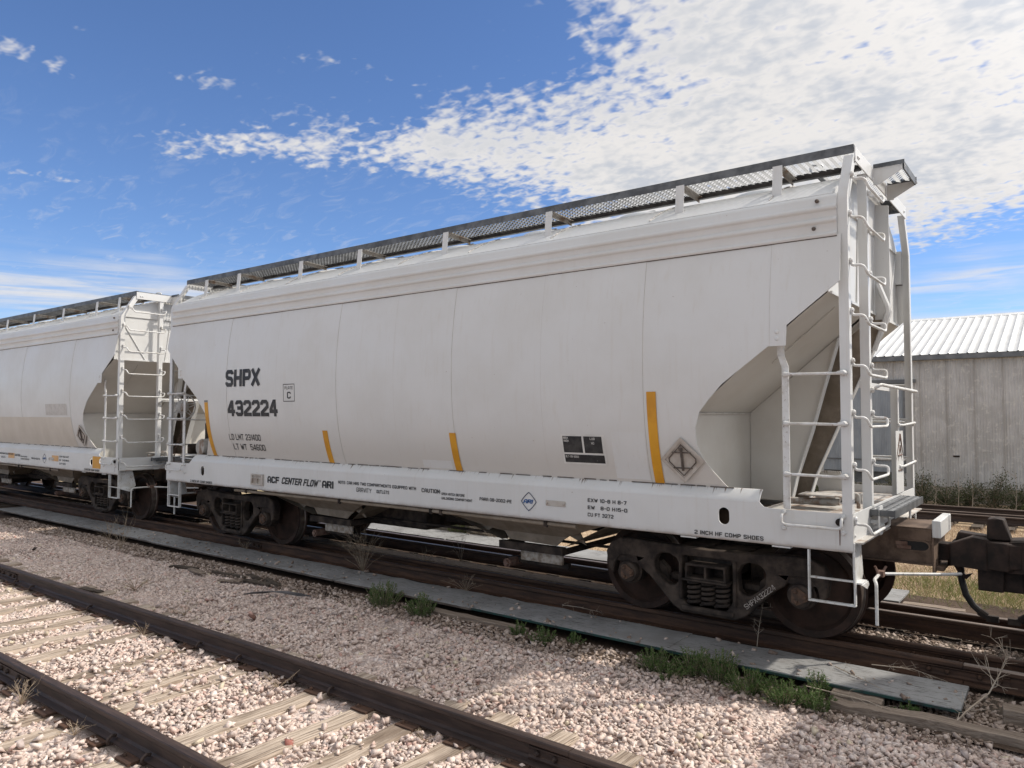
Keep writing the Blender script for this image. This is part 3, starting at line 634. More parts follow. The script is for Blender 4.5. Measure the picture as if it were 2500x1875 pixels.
    # ---- ends
    for sx in (1, -1):
        A_end = sx > 0
        def bx(m, x0, x1, y0, y1, z0, z1):
            x0, x1 = sorted((sx*x0, sx*x1)); return m.box(x0, x1, min(y0, y1), max(y0, y1), z0, z1)
        X = lambda p: [(sx*q[0], *q[1:]) for q in p]
        es = [(-1.55, 3.185), (1.55, 3.185), (1.55, 3.35), (1.50, 3.68), (1.50, 4.04), (1.46, 4.06)]+[(y, z-.012) for y, z in arc[::-1]]+[(-1.46, 4.06), (-1.50, 4.04), (-1.50, 3.68), (-1.55, 3.35)]
        MB().prism(es, 'x', sx*5.44, sx*5.45).build('end_sheet', 'paint', car)
        for s in (-1, 1):
            MB().tube(X([(5.455, s*1.44, 3.98), (5.455, s*.95, 3.20)]), .011, 6).build('end_brace', 'paint', car)
            MB().tube(X([(5.455, s*.42, 4.2), (5.455, s*.55, 3.20)]), .010, 6).build('end_brace', 'paint', car)
        m = MB(); bx(m, 5.452, 5.470, -1.5, 1.5, 3.175, 3.20); m.build('end_lip', 'paint', car)
        # flat slope sheets with an upright bulkhead below, stiffened by two webs
        for s in (-1, 1):
            yb = s*.045; XS = lambda z: 5.452-(3.19-z)/.85; rows = [(XS(z), z) for z in (3.19, 3.0, 2.8, 2.6, 2.4, 2.25, 2.145)]+[(4.222, z) for z in (2.0, 1.8, 1.6, 1.44, 1.2)]; vs = []
            for x, z in rows: vs += [(x, s*(min(-ys(max(z, 1.44)), 1.56 if z > 3.1 else 9)-.011), z), (x, yb, z)]
            q = lambda i: (2*i, 2*i+2, 2*i+3, 2*i+1) if s*sx < 0 else (2*i+1, 2*i+3, 2*i+2, 2*i)
            MB()._add(X(vs[:14]), [q(i) for i in range(6)]).build('slope_sheet', 'paint_end', car, 0); MB()._add(X(vs[12:]), [q(i) for i in range(5)]).build('lower_bulkhead', 'paint_end', car, 0)
            MB().tube(X([(4.235, s*1.55, 2.14), (4.235, s*.06, 2.14)]), .010, 5).build('slope_weld', 'seam', car)
            MB().tube(X([(5.38, s*1.05, 3.115), (4.80, s*1.05, 2.622)]), .006, 5).build('slope_weld', 'seam', car)
        A_ = [(4.66, 1.20), (4.72, 1.45), (4.887, 1.96), (5.01, 2.40), (5.165, 2.93)]; B = [(4.76, 1.21), (4.84, 1.48), (5.05, 1.96), (5.31, 2.54), (5.575, 3.13), (5.60, 3.22)]
        MB().prism([(sx*x, z) for x, z in [(4.225, 1.20)]+A_+[(5.20, 2.972), (4.225, 2.143)]], 'y', -.042, -.030).build('center_web', 'paint_end', car)
        MB().prism([(sx*x, z) for x, z in [(4.225, 1.20)]+B[:-1]+[(5.452, 3.13), (5.452, 3.18), (4.225, 2.143)]], 'y', .288, .30).build('center_web', 'under', car); MB().prism([(sx*x, z) for x, z in [(5.575, 3.131), (5.60, 3.22), (5.60, 4.33), (5.453, 4.36), (5.453, 3.131)]], 'y', .288, .30).build('upper_web', 'paint', car)  # far web coloured darker, standing in for shade between the webs
        for path, yy in ((B, .294), (A_, -.036)):
            m = MB()
            for p, q in zip(path, path[1:]):
                d = Vector((q[0]-p[0], 0, q[1]-p[1])); L = d.length; d.normalize(); nn = Vector((-d.z, 0, d.x)); c = Vector(((p[0]+q[0])/2, 0, (p[1]+q[1])/2))
                c = c-nn*.006; m.obox((sx*c.x, yy, c.z), (sx*d.x*L*.5, 0, d.z*L*.5), (0, .050, 0), (sx*nn.x*.006, 0, nn.z*.006))
            m.build('web_flange', 'paint', car)
        m = MB(); pth = fillet([(5.50, .22, 3.50), (5.60, .22, 3.22), (5.45, .22, 2.80)], .06)
        m.tube(X(pth), .028, 6); m.build('hooked_brace', 'paint', car)
        # deck, end sill
        m = MB(); bx(m, 4.62, 5.595, -1.492, 1.492, 1.185, 1.20); m.build('end_deck', 'worn', car)
        m = MB(); bx(m, 5.59, 5.602, -1.478, 1.478, 1.052, 1.286); m.build('end_sill', 'paint' if A_end else 'worn', car)
        m = MB(); bx(m, 5.595, 5.675, -1.478, 1.478, 1.040, 1.052); m.build('end_sill_flange', 'worn', car)
        for z in (1.10, 1.20, 1.25): MB().bolt((sx*5.602, -1.44, z), (sx, 0, 0), .013).build('bolt', 'paint', car)
        # corner posts
        for s in (-1, 1):
            path = [(-1.506, 1.29), (-1.506, 3.98), (-1.495, 4.03), (-1.245, 4.44)]; ins = lambda d: [(p[0], p[1]) for p in inset(path, d)]
            m = MB(); pl = path+ins(.010)[::-1]; m.prism([(-s*a, b) for a, b in pl], 'x', sx*5.522, sx*5.592)
            pl = path+ins(.082)[::-1]; m.prism([(-s*a, b) for a, b in pl], 'x', sx*5.592, sx*5.602); m.build('corner_post', 'paint', car)
        y2 = -.74
        m = MB(); bx(m, 5.522, 5.592, y2-.010, y2, 1.20, 4.40); bx(m, 5.592, 5.602, y2-.010, y2+.065, 1.20, 4.40); m.build('ladder_post', 'paint', car)
        # end ladder rungs
        for i, z in enumerate((4.23, 3.87, 3.455, 3.025, 2.592, 2.15, 1.705, 1.245)):
            y1 = -1.452 if i else -1.362; m = MB(); ya = y1; yb = y2+.03
            pts = X([(5.612, ya, z+.02), (5.615, ya, z-.045), (5.705, ya+.02, z-.045), (5.735, ya+.05, z-.125), (5.735, yb-.0, z-.125), (5.735, yb+.03, z-.05), (5.615, yb, z-.045), (5.612, yb, z+.02)])
            m.tube(fillet(pts, .035), .0125, 8)
            for y in (ya, yb): m.bolt((sx*5.604, y, z), (sx, 0, 0), .024, .026)
            m.build('ladder_rung', 'hardware', car)
        # short stile and side rungs, both sides
        for s in (-1, 1):
            m = MB()
            for (a, za), (b, zb) in zip(((5.028, 2.80), (5.028, 2.66), (5.066, 2.555)), ((5.028, 2.66), (5.066, 2.555), (5.066, 1.30))):
                c = Vector(((a+b)/2, 0, (za+zb)/2)); d = Vector((b-a, 0, zb-za)); yy = s*1.515
                m.obox((sx*c.x, yy, c.z), (sx*d.x*.5, 0, d.z*.5-.003), (.030*sx, 0, 0), (0, .006, 0))
            m.build('ladder_stile', 'hardware', car)
            for z in (2.80, 2.86): MB().bolt((sx*5.03, s*(1.618), z), (0, s, 0), .02, .016).build('bolt', 'paint', car)
            for z in (2.485, 2.05, 1.605):
                m = MB().tube(X([(5.09, s*1.555, z), (5.535, s*1.555, z-.005)]), .0125, 8)
                for x in (5.066, 5.557):
                    m.bolt((sx*x, s*1.52, z), (0, s, 0), .026, .04); m.tube(X([(x, s*1.545, z), (x+(.05 if x < 5.3 else -.05), s*1.555, z)]), [.024, .013], 8)
                m.build('side_rung', 'hardware', car)
            m = MB().tube(fillet(X([(5.035, s*1.51, 1.265), (5.035, s*1.58, 1.25), (5.035, s*1.585, 1.18), (5.07, s*1.59, 1.165), (5.50, s*1.59, 1.165), (5.53, s*1.585, 1.18), (5.53, s*1.58, 1.245), (5.53, s*1.51, 1.262)]), .03), .0125, 8)
            for x, z in ((5.035, 1.265), (5.53, 1.262), (5.035, 1.125), (5.53, 1.125)): m.bolt((sx*x, s*1.505, z), (0, s, 0), .022, .02)
            m.build('grab_iron', 'hardware', car)
            # stirrup step
            m = MB()
            bx(m, 5.228, 5.243, s*1.50, s*1.45, .53, .958); bx(m, 5.600, 5.615, s*1.50, s*1.45, .53, 1.05); bx(m, 5.228, 5.615, s*1.50, s*1.45, .513, .529); bx(m, 5.244, 5.599, s*1.498, s*1.452, .715, .729)
            m.build('stirrup_step', 'hardware', car, bevel=.005)
        m = MB(); m.prism([(-1.48, 1.038), (-1.22, 1.038), (-1.15, .74), (-1.20, .70), (-1.42, .70), (-1.465, .74)], 'x', sx*5.590, sx*5.602)
        bx(m, 5.59, 5.66, -1.46, -1.28, .70, .712); m.prism([(-1.48, .70), (-1.26, .70), (-1.22, .66), (-1.30, .64)], 'x', sx*5.655, sx*5.665); m.bolt((sx*5.602, -1.42, .98), (sx, 0, 0), .014); m.build('lever_bracket', 'hardware', car)
        m = MB().tube(fillet(X([(5.735, -1.30, .345), (5.735, -1.30, .695), (5.70, -1.20, .705), (5.68, -.88, .70), (6.10, -.38, .665), (6.24, -.22, .66)]), .04), .014, 8); m.build('uncoupling_lever', 'hardware', car)
        m = MB(); bx(m, 5.66, 5.72, -.93, -.85, .68, .73); m.tube(X([(5.69, -.95, .70), (5.66, -.97, .78)]), .012, 6); m.tube(X([(5.69, -.83, .70), (5.72, -.80, .76)]), .012, 6); m.build('lever_clip', 'rust_plate', car)
        # draft sill, striker, coupler, hose
        m = MB(); bx(m, 4.7, 6.025, -.33, -.316, .742, 1.055); bx(m, 4.7, 6.025, .316, .33, .742, 1.055); bx(m, 4.7, 6.025, -.33, .33, 1.056, 1.068); bx(m, 4.7, 6.025, -.375, -.29, .728, .742); bx(m, 4.7, 6.025, .29, .375, .728, .742)
        dr = m.build('draft_sill', 'draft', car)
        sl = [(5.86+.13*math.copysign(1, math.cos(a))*(.62)+.055*math.cos(a), .897+.042*math.sin(a)) for a in np.linspace(0, 2*math.pi, 24, endpoint=False)]
        rim = [(5.86+.13*math.copysign(1, math.cos(a))*(.62)+.072*math.cos(a), .897+.058*math.sin(a)) for a in np.linspace(0, 2*math.pi, 24, endpoint=False)]
        MB().prism([(sx*a, b) for a, b in rim], 'y', -.338, -.330, [[(sx*a, b) for a, b in sl]]).build('key_slot', 'draft', dr); MB().prism([(sx*a, b) for a, b in sl], 'y', -.334, -.3305).build('slot_shade_plate', 'slot', dr)  # black plate fills the slot, standing in for the shade inside it
        m = MB(); bx(m, 5.72, 5.82, -.350, -.332, .895, .93); bx(m, 5.73, 5.85, -.356, -.332, .862, .893); m.build('draft_key', 'rust_plate', dr)
        m = MB(); bx(m, 5.74, 6.02, -.345, -.331, .955, 1.05); m.build('draft_patch', 'draft', dr)
        m = MB(); bx(m, 6.026, 6.10, -.345, .345, .985, 1.145); st = m.build('striker', 'paint', car, bevel=.008)
        m = MB(); bx(m, 6.026, 6.042, -.36, .36, .66, .984); bx(m, 6.043, 6.10, -.22, .22, .665, .70); m.build('striker_plate', 'draft', car)
        c = link('coupler', COUP, car, .012, loc=(sx*6.50, 0, 0)); c.rotation_euler.z = 0 if sx > 0 else math.pi
        h = [(6.20, .12, .66), (6.205, .11, .55), (6.24, .10, .41), (6.30, .10, .315), (6.36, .10, .262)]
        MB().tube(X(h), .030, 10).build('brake_hose', 'rubber', car)
        m = MB().tube(X([(6.345, .10, .272), (6.405, .10, .232)]), [.040, .036], 10); bx(m, 6.40, 6.50, .07, .13, .19, .245); m.build('hose_coupling', 'cast', car)
        m = MB().tube(X([(6.10, .10, .70), (6.16, .12, .70), (6.20, .12, .64)]), .035, 8); m.prism([(sx*a, b) for a, b in ((6.14, .58), (6.25, .56), (6.30, .62), (6.27, .61), (6.24, .60), (6.20, .64))], 'y', .09, .13); m.build('angle_cock', 'black_iron', car)
        # crossover platform
        m = MB(); V, F = grating(-.21+5.815, 5.81, -.86, .63, 1.262, .05, .04, .012, .026); m._add([(sx*a, b, c_) for a, b, c_ in V], F)
        bx(m, 5.605, 5.615, -.87, .64, 1.20, 1.27); bx(m, 5.805, 5.815, -.87, .64, 1.20, 1.27)
        for x in (5.675, 5.745): bx(m, x-.004, x+.004, -.86, .63, 1.235, 1.272)
        for y in (-.87, .63): bx(m, 5.616, 5.804, y, y+.01, 1.215, 1.268)
        m.build('crossover_step', 'galv', car)
        m = MB(); m.prism([(-.86, 1.30), (-.74, 1.30), (-.72, 1.26), (-.72, 1.08), (-.75, 1.04), (-.84, 1.04), (-.87, 1.08), (-.87, 1.27)], 'x', sx*5.676, sx*5.688); m.bolt((sx*5.688, -.78, 1.12), (sx, 0, 0), .026, .02); bx(m, 5.602, 5.675, -.82, -.78, 1.14, 1.17); m.build('step_bracket', 'paint', car)
        m = MB(); bx(m, 5.70, 5.71, .50, .58, 1.0, 1.20); bx(m, 5.603, 5.70, .53, .55, 1.12, 1.16); m.build('step_bracket', 'paint', car)
        # short inner post on the far half, cross rail and handrail
        m = MB(); bx(m, 5.522, 5.592, .63, .64, 1.20, 2.44); bx(m, 5.592, 5.602, .58, .64, 1.20, 2.44); m.build('short_post', 'paint', car)
        m = MB(); bx(m, 5.50, 5.521, y2, .60, 2.385, 2.445); m.bolt((sx*5.50, .45, 2.42), (0, -1, 0), .02); m.build('cross_rail', 'paint', car)
        m = MB().tube(fillet(X([(5.61, y2+.03, 2.36), (5.68, y2+.06, 2.41), (5.68, .66, 2.40), (5.66, 1.40, 2.40), (5.60, 1.46, 2.40)]), .04), .016, 8); m.bolt((sx*5.604, y2+.03, 2.36), (sx, 0, 0), .028, .03); m.build('handrail', 'hardware', car)
        for z in (2.02, 1.58):
            m = MB().tube(X([(5.612, .58, z), (5.64, .66, z), (5.64, 1.36, z+.02), (5.612, 1.44, z+.02)]), .0125, 8)
            for y in (.58, 1.44): m.bolt((sx*5.604, y, z), (sx, 0, 0), .022, .02)
            m.build('grab_iron', 'hardware', car)
            m = MB().tube(X([(5.10, 1.46, z+.06), (5.55, 1.46, z+.06)]), .010, 6); m.build('grab_iron', 'hardware', car)
        # running board end: cross walk, end beam, extension
        V, F = grating(5.16, 5.58, -.72, .72, 4.50); m = MB()._add([(sx*a, b, c_) for a, b, c_ in V], F); rbx = m.build('end_walkway', 'galv', car)
        m = MB(); bx(m, 5.604, 5.614, -1.22, 1.22, 4.385, 4.52)
        for y in (-1.14, -1.10, -.42, -.38, .42, .46, 1.10): m.bolt((sx*5.614, y, 4.44 if abs(y) > 1 or True else 4.48), (sx, 0, 0), .014, .012)
        m.build('end_beam', 'paint', car)
        m = MB(); bx(m, 5.15, 5.16, -.73, .73, 4.45, 4.53); bx(m, 5.584, 5.60, -1.21, 1.21, 4.50, 4.535); m.build('walkway_edge', 'galv', car)
        V, F = grating(5.63, 5.87, -.50, .13, 4.515); m = MB()._add([(sx*a, b, c_) for a, b, c_ in V], F); bx(m, 5.62, 5.89, -.525, -.515, 4.50, 4.54); bx(m, 5.62, 5.89, .14, .15, 4.50, 4.54); bx(m, 5.872, 5.885, -.51, .135, 4.455, 4.53); m.build('end_platform', 'galv', car)
        for y in (-.51, .13): MB().prism([(sx*a, b) for a, b in ((5.616, 4.50), (5.89, 4.50), (5.90, 4.47), (5.66, 4.34), (5.616, 4.34))], 'y', y, y+.006).build('gusset', 'paint', car)
    # ---- running boards along the roof edges
    V, F = grating(-5.56, 5.56, 0, .46, 4.50)
    for s in (-1, 1):
        m = MB()._add([(x, s*1.205-s*y, z) for x, y, z in V], F)
        wk = m.build('running_board', 'galv', car)
        MB().box(-5.60, 5.60, min(s*1.222, s*1.214), max(s*1.222, s*1.214), 4.462, 4.541).box(-5.60, 5.60, min(s*1.2135, s*1.18), max(s*1.2135, s*1.18), 4.532, 4.5405).build('outer_angle', 'galv', wk)
        MB().box(-5.56, 5.56, min(s*.742, s*.732), max(s*.742, s*.732), 4.435, 4.505).box(-5.56, 5.56, min(s*.7425, s*.785), max(s*.7425, s*.785), 4.4345, 4.443).build('inner_angle', 'galv', wk)
        for x in (4.932, 3.947, 2.32, .708, -.937, -2.28, -3.94, -4.93):
            m = MB(); p0 = Vector((x, s*1.226, 4.475)); p1 = Vector((x, s*1.262, 4.12)); d = (p1-p0)
            m.obox((p0+p1)/2, (.045, 0, 0), d*.5, (0, .004, 0)); m.build('bracket_strap', 'paint', wk)
            m = MB(); p0 = Vector((x, s*1.216, 4.455)); p1 = Vector((x, s*.745, 4.432)); m.obox((p0+p1)/2, (.004, 0, 0), (p1-p0)*.5, (0, 0, .026)); m.obox((p0+p1)/2+Vector((.022, 0, .022)), (.022, 0, 0), (p1-p0)*.5, (0, 0, .003)); m.build('bracket_arm', 'worn', wk)
    # ---- hopper bays
    for cx in (1.86, -1.86):
        for s in (-1, 1):
            f = [(-1.62, 1.02), (-.93, .82), (-.72, .64), (-.60, .71), (-.40, .69), (-.33, .60), (.37, .585), (.45, .655), (.55, .72), (.775, .635), (.64, .85), (1.2, 1.02)]
            m = MB().prism([(cx+a, b) for a, b in f], 'y', s*.94, s*.925); m.build('hopper_apron', 'under', car)
            m = MB()._add([(cx-1.75, s*1.40, 1.03), (cx+1.5, s*1.40, 1.03), (cx+.50, s*.95, .70), (cx-.50, s*.95, .70)], [(0, 1, 2, 3) if s > 0 else (3, 2, 1, 0)]); m.build('hopper_side', 'under', car)
        for d in (-1, 1): MB()._add([(cx+d*1.5, -1.38, 1.05), (cx+d*1.5, 1.38, 1.05), (cx+d*.46, .92, .58), (cx+d*.46, -.92, .58)], [(0, 1, 2, 3) if d > 0 else (3, 2, 1, 0)]).build('hopper_slope', 'under', car)
        m = MB(); m.box(cx-.47, cx+.47, -.97, -.955, .485, .575); m.box(cx-.47, cx+.47, -.954, -.89, .560, .574); m.box(cx-.47, cx+.47, .89, .97, .485, .575); m.box(cx-.47, cx-.455, -.954, .89, .485, .559); m.box(cx+.455, cx+.47, -.954, .89, .485, .559)
        for k in range(5): m.bolt((cx-.3+k*.15, -.925, .61), (0, -1, 0), .014, .014)
        gt = m.build('outlet_gate', 'cast', car)
        MB().box(cx-.19, cx+.42, -.90, -.86, .355, .482).build('gate_box', 'gate', gt, bevel=.01)
        MB().tube([(cx-.34, -.98, .31), (cx-.34, -.70, .31)], [.055, .055], 12).tube([(cx-.34, -1.0, .31), (cx-.34, -.975, .31)], .040, 4).build('capstan', 'rust_plate', gt)
        MB().box(cx-.42, cx+.44, -.80, -.74, .30, .36).build('gate_shaft', 'cast', gt)
    MB().box(-4.6, 4.6, -.28, .28, .86, 1.08).build('center_sill', 'cast', car)
    m = MB(); m.tube([(-3.2, -.55, .58), (3.1, -.5, .56)], .018, 6); m.tube([(-1.3, .2, .48), (1.2, .25, .52)], .03, 6); m.build('brake_rod', 'cast', car)
    m = MB(); m.box(-1.55, -.30, -.50, .9, .47, .95); m.box(-.95, .05, -.1, .8, .55, .88); m.tube([(.04, .3, .68), (.20, .3, .68)], .07, 12); m.tube([(.18, .3, .68), (.27, .3, .68)], .045, 10); m.build('air_reservoir', 'cast', car, bevel=.05)
    # ---- deck clutter at the right end
    m = MB(); m.tube([(4.78, -.5, 1.26), (5.25, -.45, 1.27)], .035, 8); m.box(4.9, 5.3, -.62, -.35, 1.33, 1.345); m.tube(fillet([(5.30, -.50, 1.36), (5.42, -.45, 1.36), (5.42, -.45, 1.22)], .04), .02, 6); m.tube([(4.85, .2, 1.25), (5.3, .25, 1.25)], .05, 8); m.box(4.95, 5.15, -.2, .0, 1.20, 1.29); m.build('brake_fittings', 'worn', car, bevel=.006)
    # ---- brake wheel, column and chain at the left end
    m = MB(); c = Vector((-5.70, -1.20, 2.26))
    m.tube([c+Vector((0, .235*math.cos(a), .235*math.sin(a))) for a in np.linspace(0, 2*math.pi, 36, endpoint=False)], .013, 8, closed=True)
    m.lathe([(0, .03), (.05, .03), (.11, .0), (.125, -.02), (.12, -.03), (0, -.03)], c, 'x', 20)
    for k in range(7):
        a = 2*math.pi*k/7+.2; u = Vector((0, math.cos(a), math.sin(a))); v = Vector((0, -math.sin(a), math.cos(a)))
        for dd in (-.03, .03): m.tube([c+u*.115+v*dd, c+u*.232+v*dd*.4], .008, 6)
    m.build('brake_wheel', 'paint', car)
    MB().box(-5.67, -5.61, -1.26, -1.14, 2.18, 2.34).box(-5.66, -5.62, -1.23, -1.17, 1.2, 2.18).build('brake_housing', 'worn', car, bevel=.015)
    MB().box(-5.40, -4.75, -.95, -.15, 1.22, 1.98).box(-5.45, -5.38, -1.25, -.2, 1.42, 1.60).build('brake_equipment', 'cast', car, bevel=.03)  # brake gear boxes, added large and dark to darken the gap
    MB().prism([(-5.48, 1.20), (-4.35, 1.20), (-4.35, 1.9), (-4.7, 2.40), (-5.30, 2.42), (-5.48, 2.2)], 'y', -.10, -.08).build('added_gap_plate', 'cast', car)  # dark plate added to darken the gap behind the brake gear
    MB().prism([(-5.30, 1.20), (-4.85, 1.20), (-4.40, 1.95), (-5.05, 2.45), (-5.15, 2.45)], 'y', -.22, -.20).build('added_gap_plate', 'paint_end', car)
    m = MB()
    for k in range(13):
        z = 2.0-.058*k; y = -1.20-.012*k+.02*math.sin(k*.5); ax = (0, .016, 0) if k % 2 else (.016, 0, 0); pts = []
        for a in np.linspace(0, 2*math.pi, 10, endpoint=False): pts.append((-5.70+ax[0]*math.cos(a), y+ax[1]*math.cos(a), z+.036*math.sin(a)))
        m.tube(pts, .006, 5, closed=True)
    m.build('brake_chain', 'chain', car)
    MB().lathe([(0, -.25), (.13, -.24), (.15, -.20), (.15, .20), (.13, .24), (0, .25)], (-4.95, -1.05, 1.55), 'y', 24).build('brake_cylinder', 'worn', car)
    m = MB(); m.tube([(-5.0, -1.1, 1.95), (-5.5, -.6, 1.75)], .02, 6); m.tube([(-5.5, -1.3, 1.42), (-4.7, -1.35, 1.42)], .012, 6); m.tube([(-5.55, -1.3, 1.36), (-4.7, -1.35, 1.34)], .012, 6); m.build('pipework', 'paint', car)
    # ---- placard holders
    def placard(parent, c, u, v, n, r=.228):
        c, u, v, n = map(Vector, (c, u, v, n)); m = MB()
        def P(a, b, h): return c+u*a*r+v*b*r+n*h
        for k in range(4):
            a0 = [(0, 1), (1, 0), (0, -1), (-1, 0)][k]; a1 = [(1, 0), (0, -1), (-1, 0), (0, 1)][k]
            q = [P(*a0, .012), P(*a1, .012), P(a1[0]*.80, a1[1]*.80, .012), P(a0[0]*.80, a0[1]*.80, .012)]; q2 = [p-n*.010 for p in q]
            m._add(q+q2, [(3, 2, 1, 0), (0, 1, 5, 4), (2, 3, 7, 6)])
        m._add([P(a*.82, b*.82, .004) for a, b in ((0, 1), (1, 0), (0, -1), (-1, 0))], [(0, 3, 2, 1)])
        pl = m.build('placard_holder', 'placard', parent)
        m = MB(); m.tube([P(0, .55, .018), P(0, -.45, .018)], .013, 6); m.tube([P(-.42, .34, .016), P(.42, .34, .016)], .007, 5); m.tube([P(-.42, -.34, .016), P(.42, -.34, .016)], .007, 5); m.tube([P(0, .55, .02), P(0, .45, .03)], .02, 8)
        m.tube([P(a, b, .012) for a, b in ((0, .68), (.60, .08), (.60, -.08), (0, -.68), (-.60, -.08), (-.60, .08))], .006, 5, closed=True)
        m.build('placard_clip', 'stain', pl)
    nz = Vector((0, -1, -.25)).normalized(); vz = Vector((0, -.25, 1)).normalized()
    placard(car, (4.085, ys(1.69)-.012, 1.69), (1, 0, 0), vz, nz)
    MB().box(5.603, 5.609, .40, .80, 1.30, 1.96).build('placard_plate', 'paint', car)
    m = MB(); pr_ = [(5.612, .60, 1.92), (5.612, .82, 1.63), (5.612, .60, 1.36), (5.612, .38, 1.63)]; m.tube(pr_, .012, 6, closed=True); m.tube([(5.612, .60, 1.80), (5.612, .72, 1.62), (5.612, .60, 1.46), (5.612, .48, 1.62)], .009, 6, closed=True); m.tube([(5.612, .50, 1.70), (5.612, .70, 1.70)], .008, 5); m.tube([(5.612, .50, 1.54), (5.612, .70, 1.54)], .008, 5); m.build('rusty_placard_frame', 'rust_plate', car)
    # ---- trucks
    for cx in (-4.163, 4.163):
        t = make_truck(car, cx)
        if cx > 0:
            d = Vector((.276, 0, .233)).normalized(); nn = Vector((-d.z, 0, d.x))
            o = lettering(t, 'SHPX432224', 0, .37, 0, .050, None, 'chalk', 1.0, basis=lambda u, v, h: Vector((.395, -1.137-h, .255))+d*u+nn*v); NUMBERED.add(o)
    # ---- near-side lettering, tape and plates
    S = lambda z: -1.505
    def L(*a, num=False, **k):
        o = lettering(car, *a, **k); (NUMBERED if num else PRINT).add(o); return o
    L('SHPX', -3.645, -2.725, 2.560, .268, ys, w=1.75, num=True, gap=.55); L('432224', -3.604, -2.290, 2.095, .250, ys, w=1.75, num=True, gap=.55)
    L('LD LMT 231400', -3.660, -2.815, 1.720, .095, ys, w=.95, num=True); L('LT WT  54600', -3.600, -2.752, 1.566, .095, ys, w=.95, num=True)
    L('PLATE', -2.10, -1.905, 2.490, .044, ys, w=1.0, num=True); L('C', -2.045, -1.955, 2.355, .100, ys, w=1.4, num=True)
    m = MB()
    for (a, b, c, d) in ((-2.137, -1.867, 2.560, 2.570), (-2.137, -1.867, 2.312, 2.322), (-2.137, -2.128, 2.322, 2.560), (-1.876, -1.867, 2.322, 2.560)): m._add([(a, ys(c)-.005, c), (b, ys(c)-.005, c), (b, ys(d)-.005, d), (a, ys(d)-.005, d)], [(0, 1, 2, 3)])
    o = m.build('plate_frame', 'ink', car, 0); NUMBERED.add(o)
    L('ACF', -2.660, -2.364, 1.092, .100, S, w=1.75, gap=.5); L('CENTER FLOW', -2.310, -1.470, 1.094, .100, S, w=1.6, italic=.25, gap=.45); L('@', -1.425, -1.398, 1.168, .030, S, w=.7); L('ARI', -1.367, -1.119, 1.094, .100, S, w=1.75, gap=.5)
    L('NOTE: CAR HAS TWO COMPARTMENTS EQUIPPED WITH', -1.018, .481, 1.172, .041, S, w=1.35, gap=.8); L('GRAVITY', -.642, -.345, 1.083, .058, S, w=.9); L('OUTLETS', -.245, -.006, 1.090, .044, S, w=1.35)
    L('CAUTION:', .578, .906, 1.156, .050, S, w=1.5); L('OPEN HATCH BEFORE', .917, 1.290, 1.143, .031, S, w=1.35, gap=.8); L('UNLOADING COMPARTMENT', .918, 1.412, 1.090, .031, S, w=1.35, gap=.8); L('PARA 08-2002-PE', 1.522, 1.995, 1.119, .038, S, w=1.35)
    L('ARI', 2.160, 2.286, 1.135, .046, S, 'blue_ink', w=1.7, italic=.25, gap=.35)
    m = MB(); c0 = (2.236, 1.157); r0, r1 = .106, .094
    rr_ = lambda r: [(c0[0]+r*math.copysign(abs(math.cos(a))**1.7, math.cos(a)), c0[1]+r*math.copysign(abs(math.sin(a))**1.7, math.sin(a))) for a in np.linspace(0, 2*math.pi, 41)]
    q0, q1 = rr_(r0), rr_(r1); m._add([(a, -1.5092, b) for a, b in q0]+[(a, -1.5092, b) for a, b in q1], [(i, i+1, 42+i, 41+i) for i in range(40)]); PRINT.add(m.build('diamond_logo', 'navy_ink', car, 0))
    L('EXW 10-8 H 8-7', 3.003, 3.464, 1.209, .038, S, w=1.4); L('EW   8-0 H15-0', 3.003, 3.472, 1.133, .038, S, w=1.4); L('CU FT 3272', 3.003, 3.312, 1.058, .038, S, w=1.4)
    L('2 INCH HF COMP SHOES', 4.192, 4.852, .992, .038, S, w=1.45); L('2 INCH HF COMP SHOES', -4.849, -4.181, .983, .038, S, w=1.45)
    m = MB().box(2.467, 2.724, -1.512, -1.5055, 1.130, 1.192); m.bolt((2.487, -1.512, 1.160), (0, -1, 0), .012); m.bolt((2.704, -1.512, 1.160), (0, -1, 0), .012); m.build('metal_plate', 'placard', car, bevel=.004)
    m = MB()
    for (a, b, c, d) in ((-3.06, -3.03, 1.04, 1.21), (-2.79, -2.757, 1.04, 1.21), (-3.03, -2.79, 1.04, 1.065), (-3.03, -2.79, 1.19, 1.21), (-3.03, -2.79, 1.142, 1.153), (-2.915, -2.903, 1.065, 1.142)): m.box(a, b, -1.535, -1.5055, c, d)
    m.box(-3.06, -2.757, -1.509, -1.5056, 1.045, 1.205); m.build('card_holder', 'placard', car, bevel=.004)
    def tape(x0, x1, z0, z1, mt='yellow', name='reflective_tape', n=10, off=.005):
        m = MB(); vs = []
        for z in np.linspace(z0, z1, n+1): vs += [(x0, ys(z)-off, z), (x1, ys(z)-off, z)]
        m._add(vs, [(2*i, 2*i+1, 2*i+3, 2*i+2) for i in range(n)]); return m.build(name, mt, car)
    for a, b, zt in ((-4.27, -4.165, 2.32), (-1.305, -1.195, 1.90), (1.085, 1.190, 1.905), (3.748, 3.850, 2.352)): NUMBERED.add(tape(a, b, 1.445, zt))
    NUMBERED.add(tape(-4.27, -4.165, 2.322, 2.355, 'trim', 'worn_tape_end', 2))
    NUMBERED.add(tape(2.700, 3.235, 1.597, 1.920, 'white_ink', 'data_board')); 
    for a, b, c, d in ((2.722, 2.962, 1.722, 1.898), (2.985, 3.205, 1.722, 1.898), (2.722, 3.215, 1.617, 1.702)): NUMBERED.add(tape(a, b, c, d, 'ink', 'data_panel', 4, .0075))
    Y2 = lambda z: ys(z)-.006
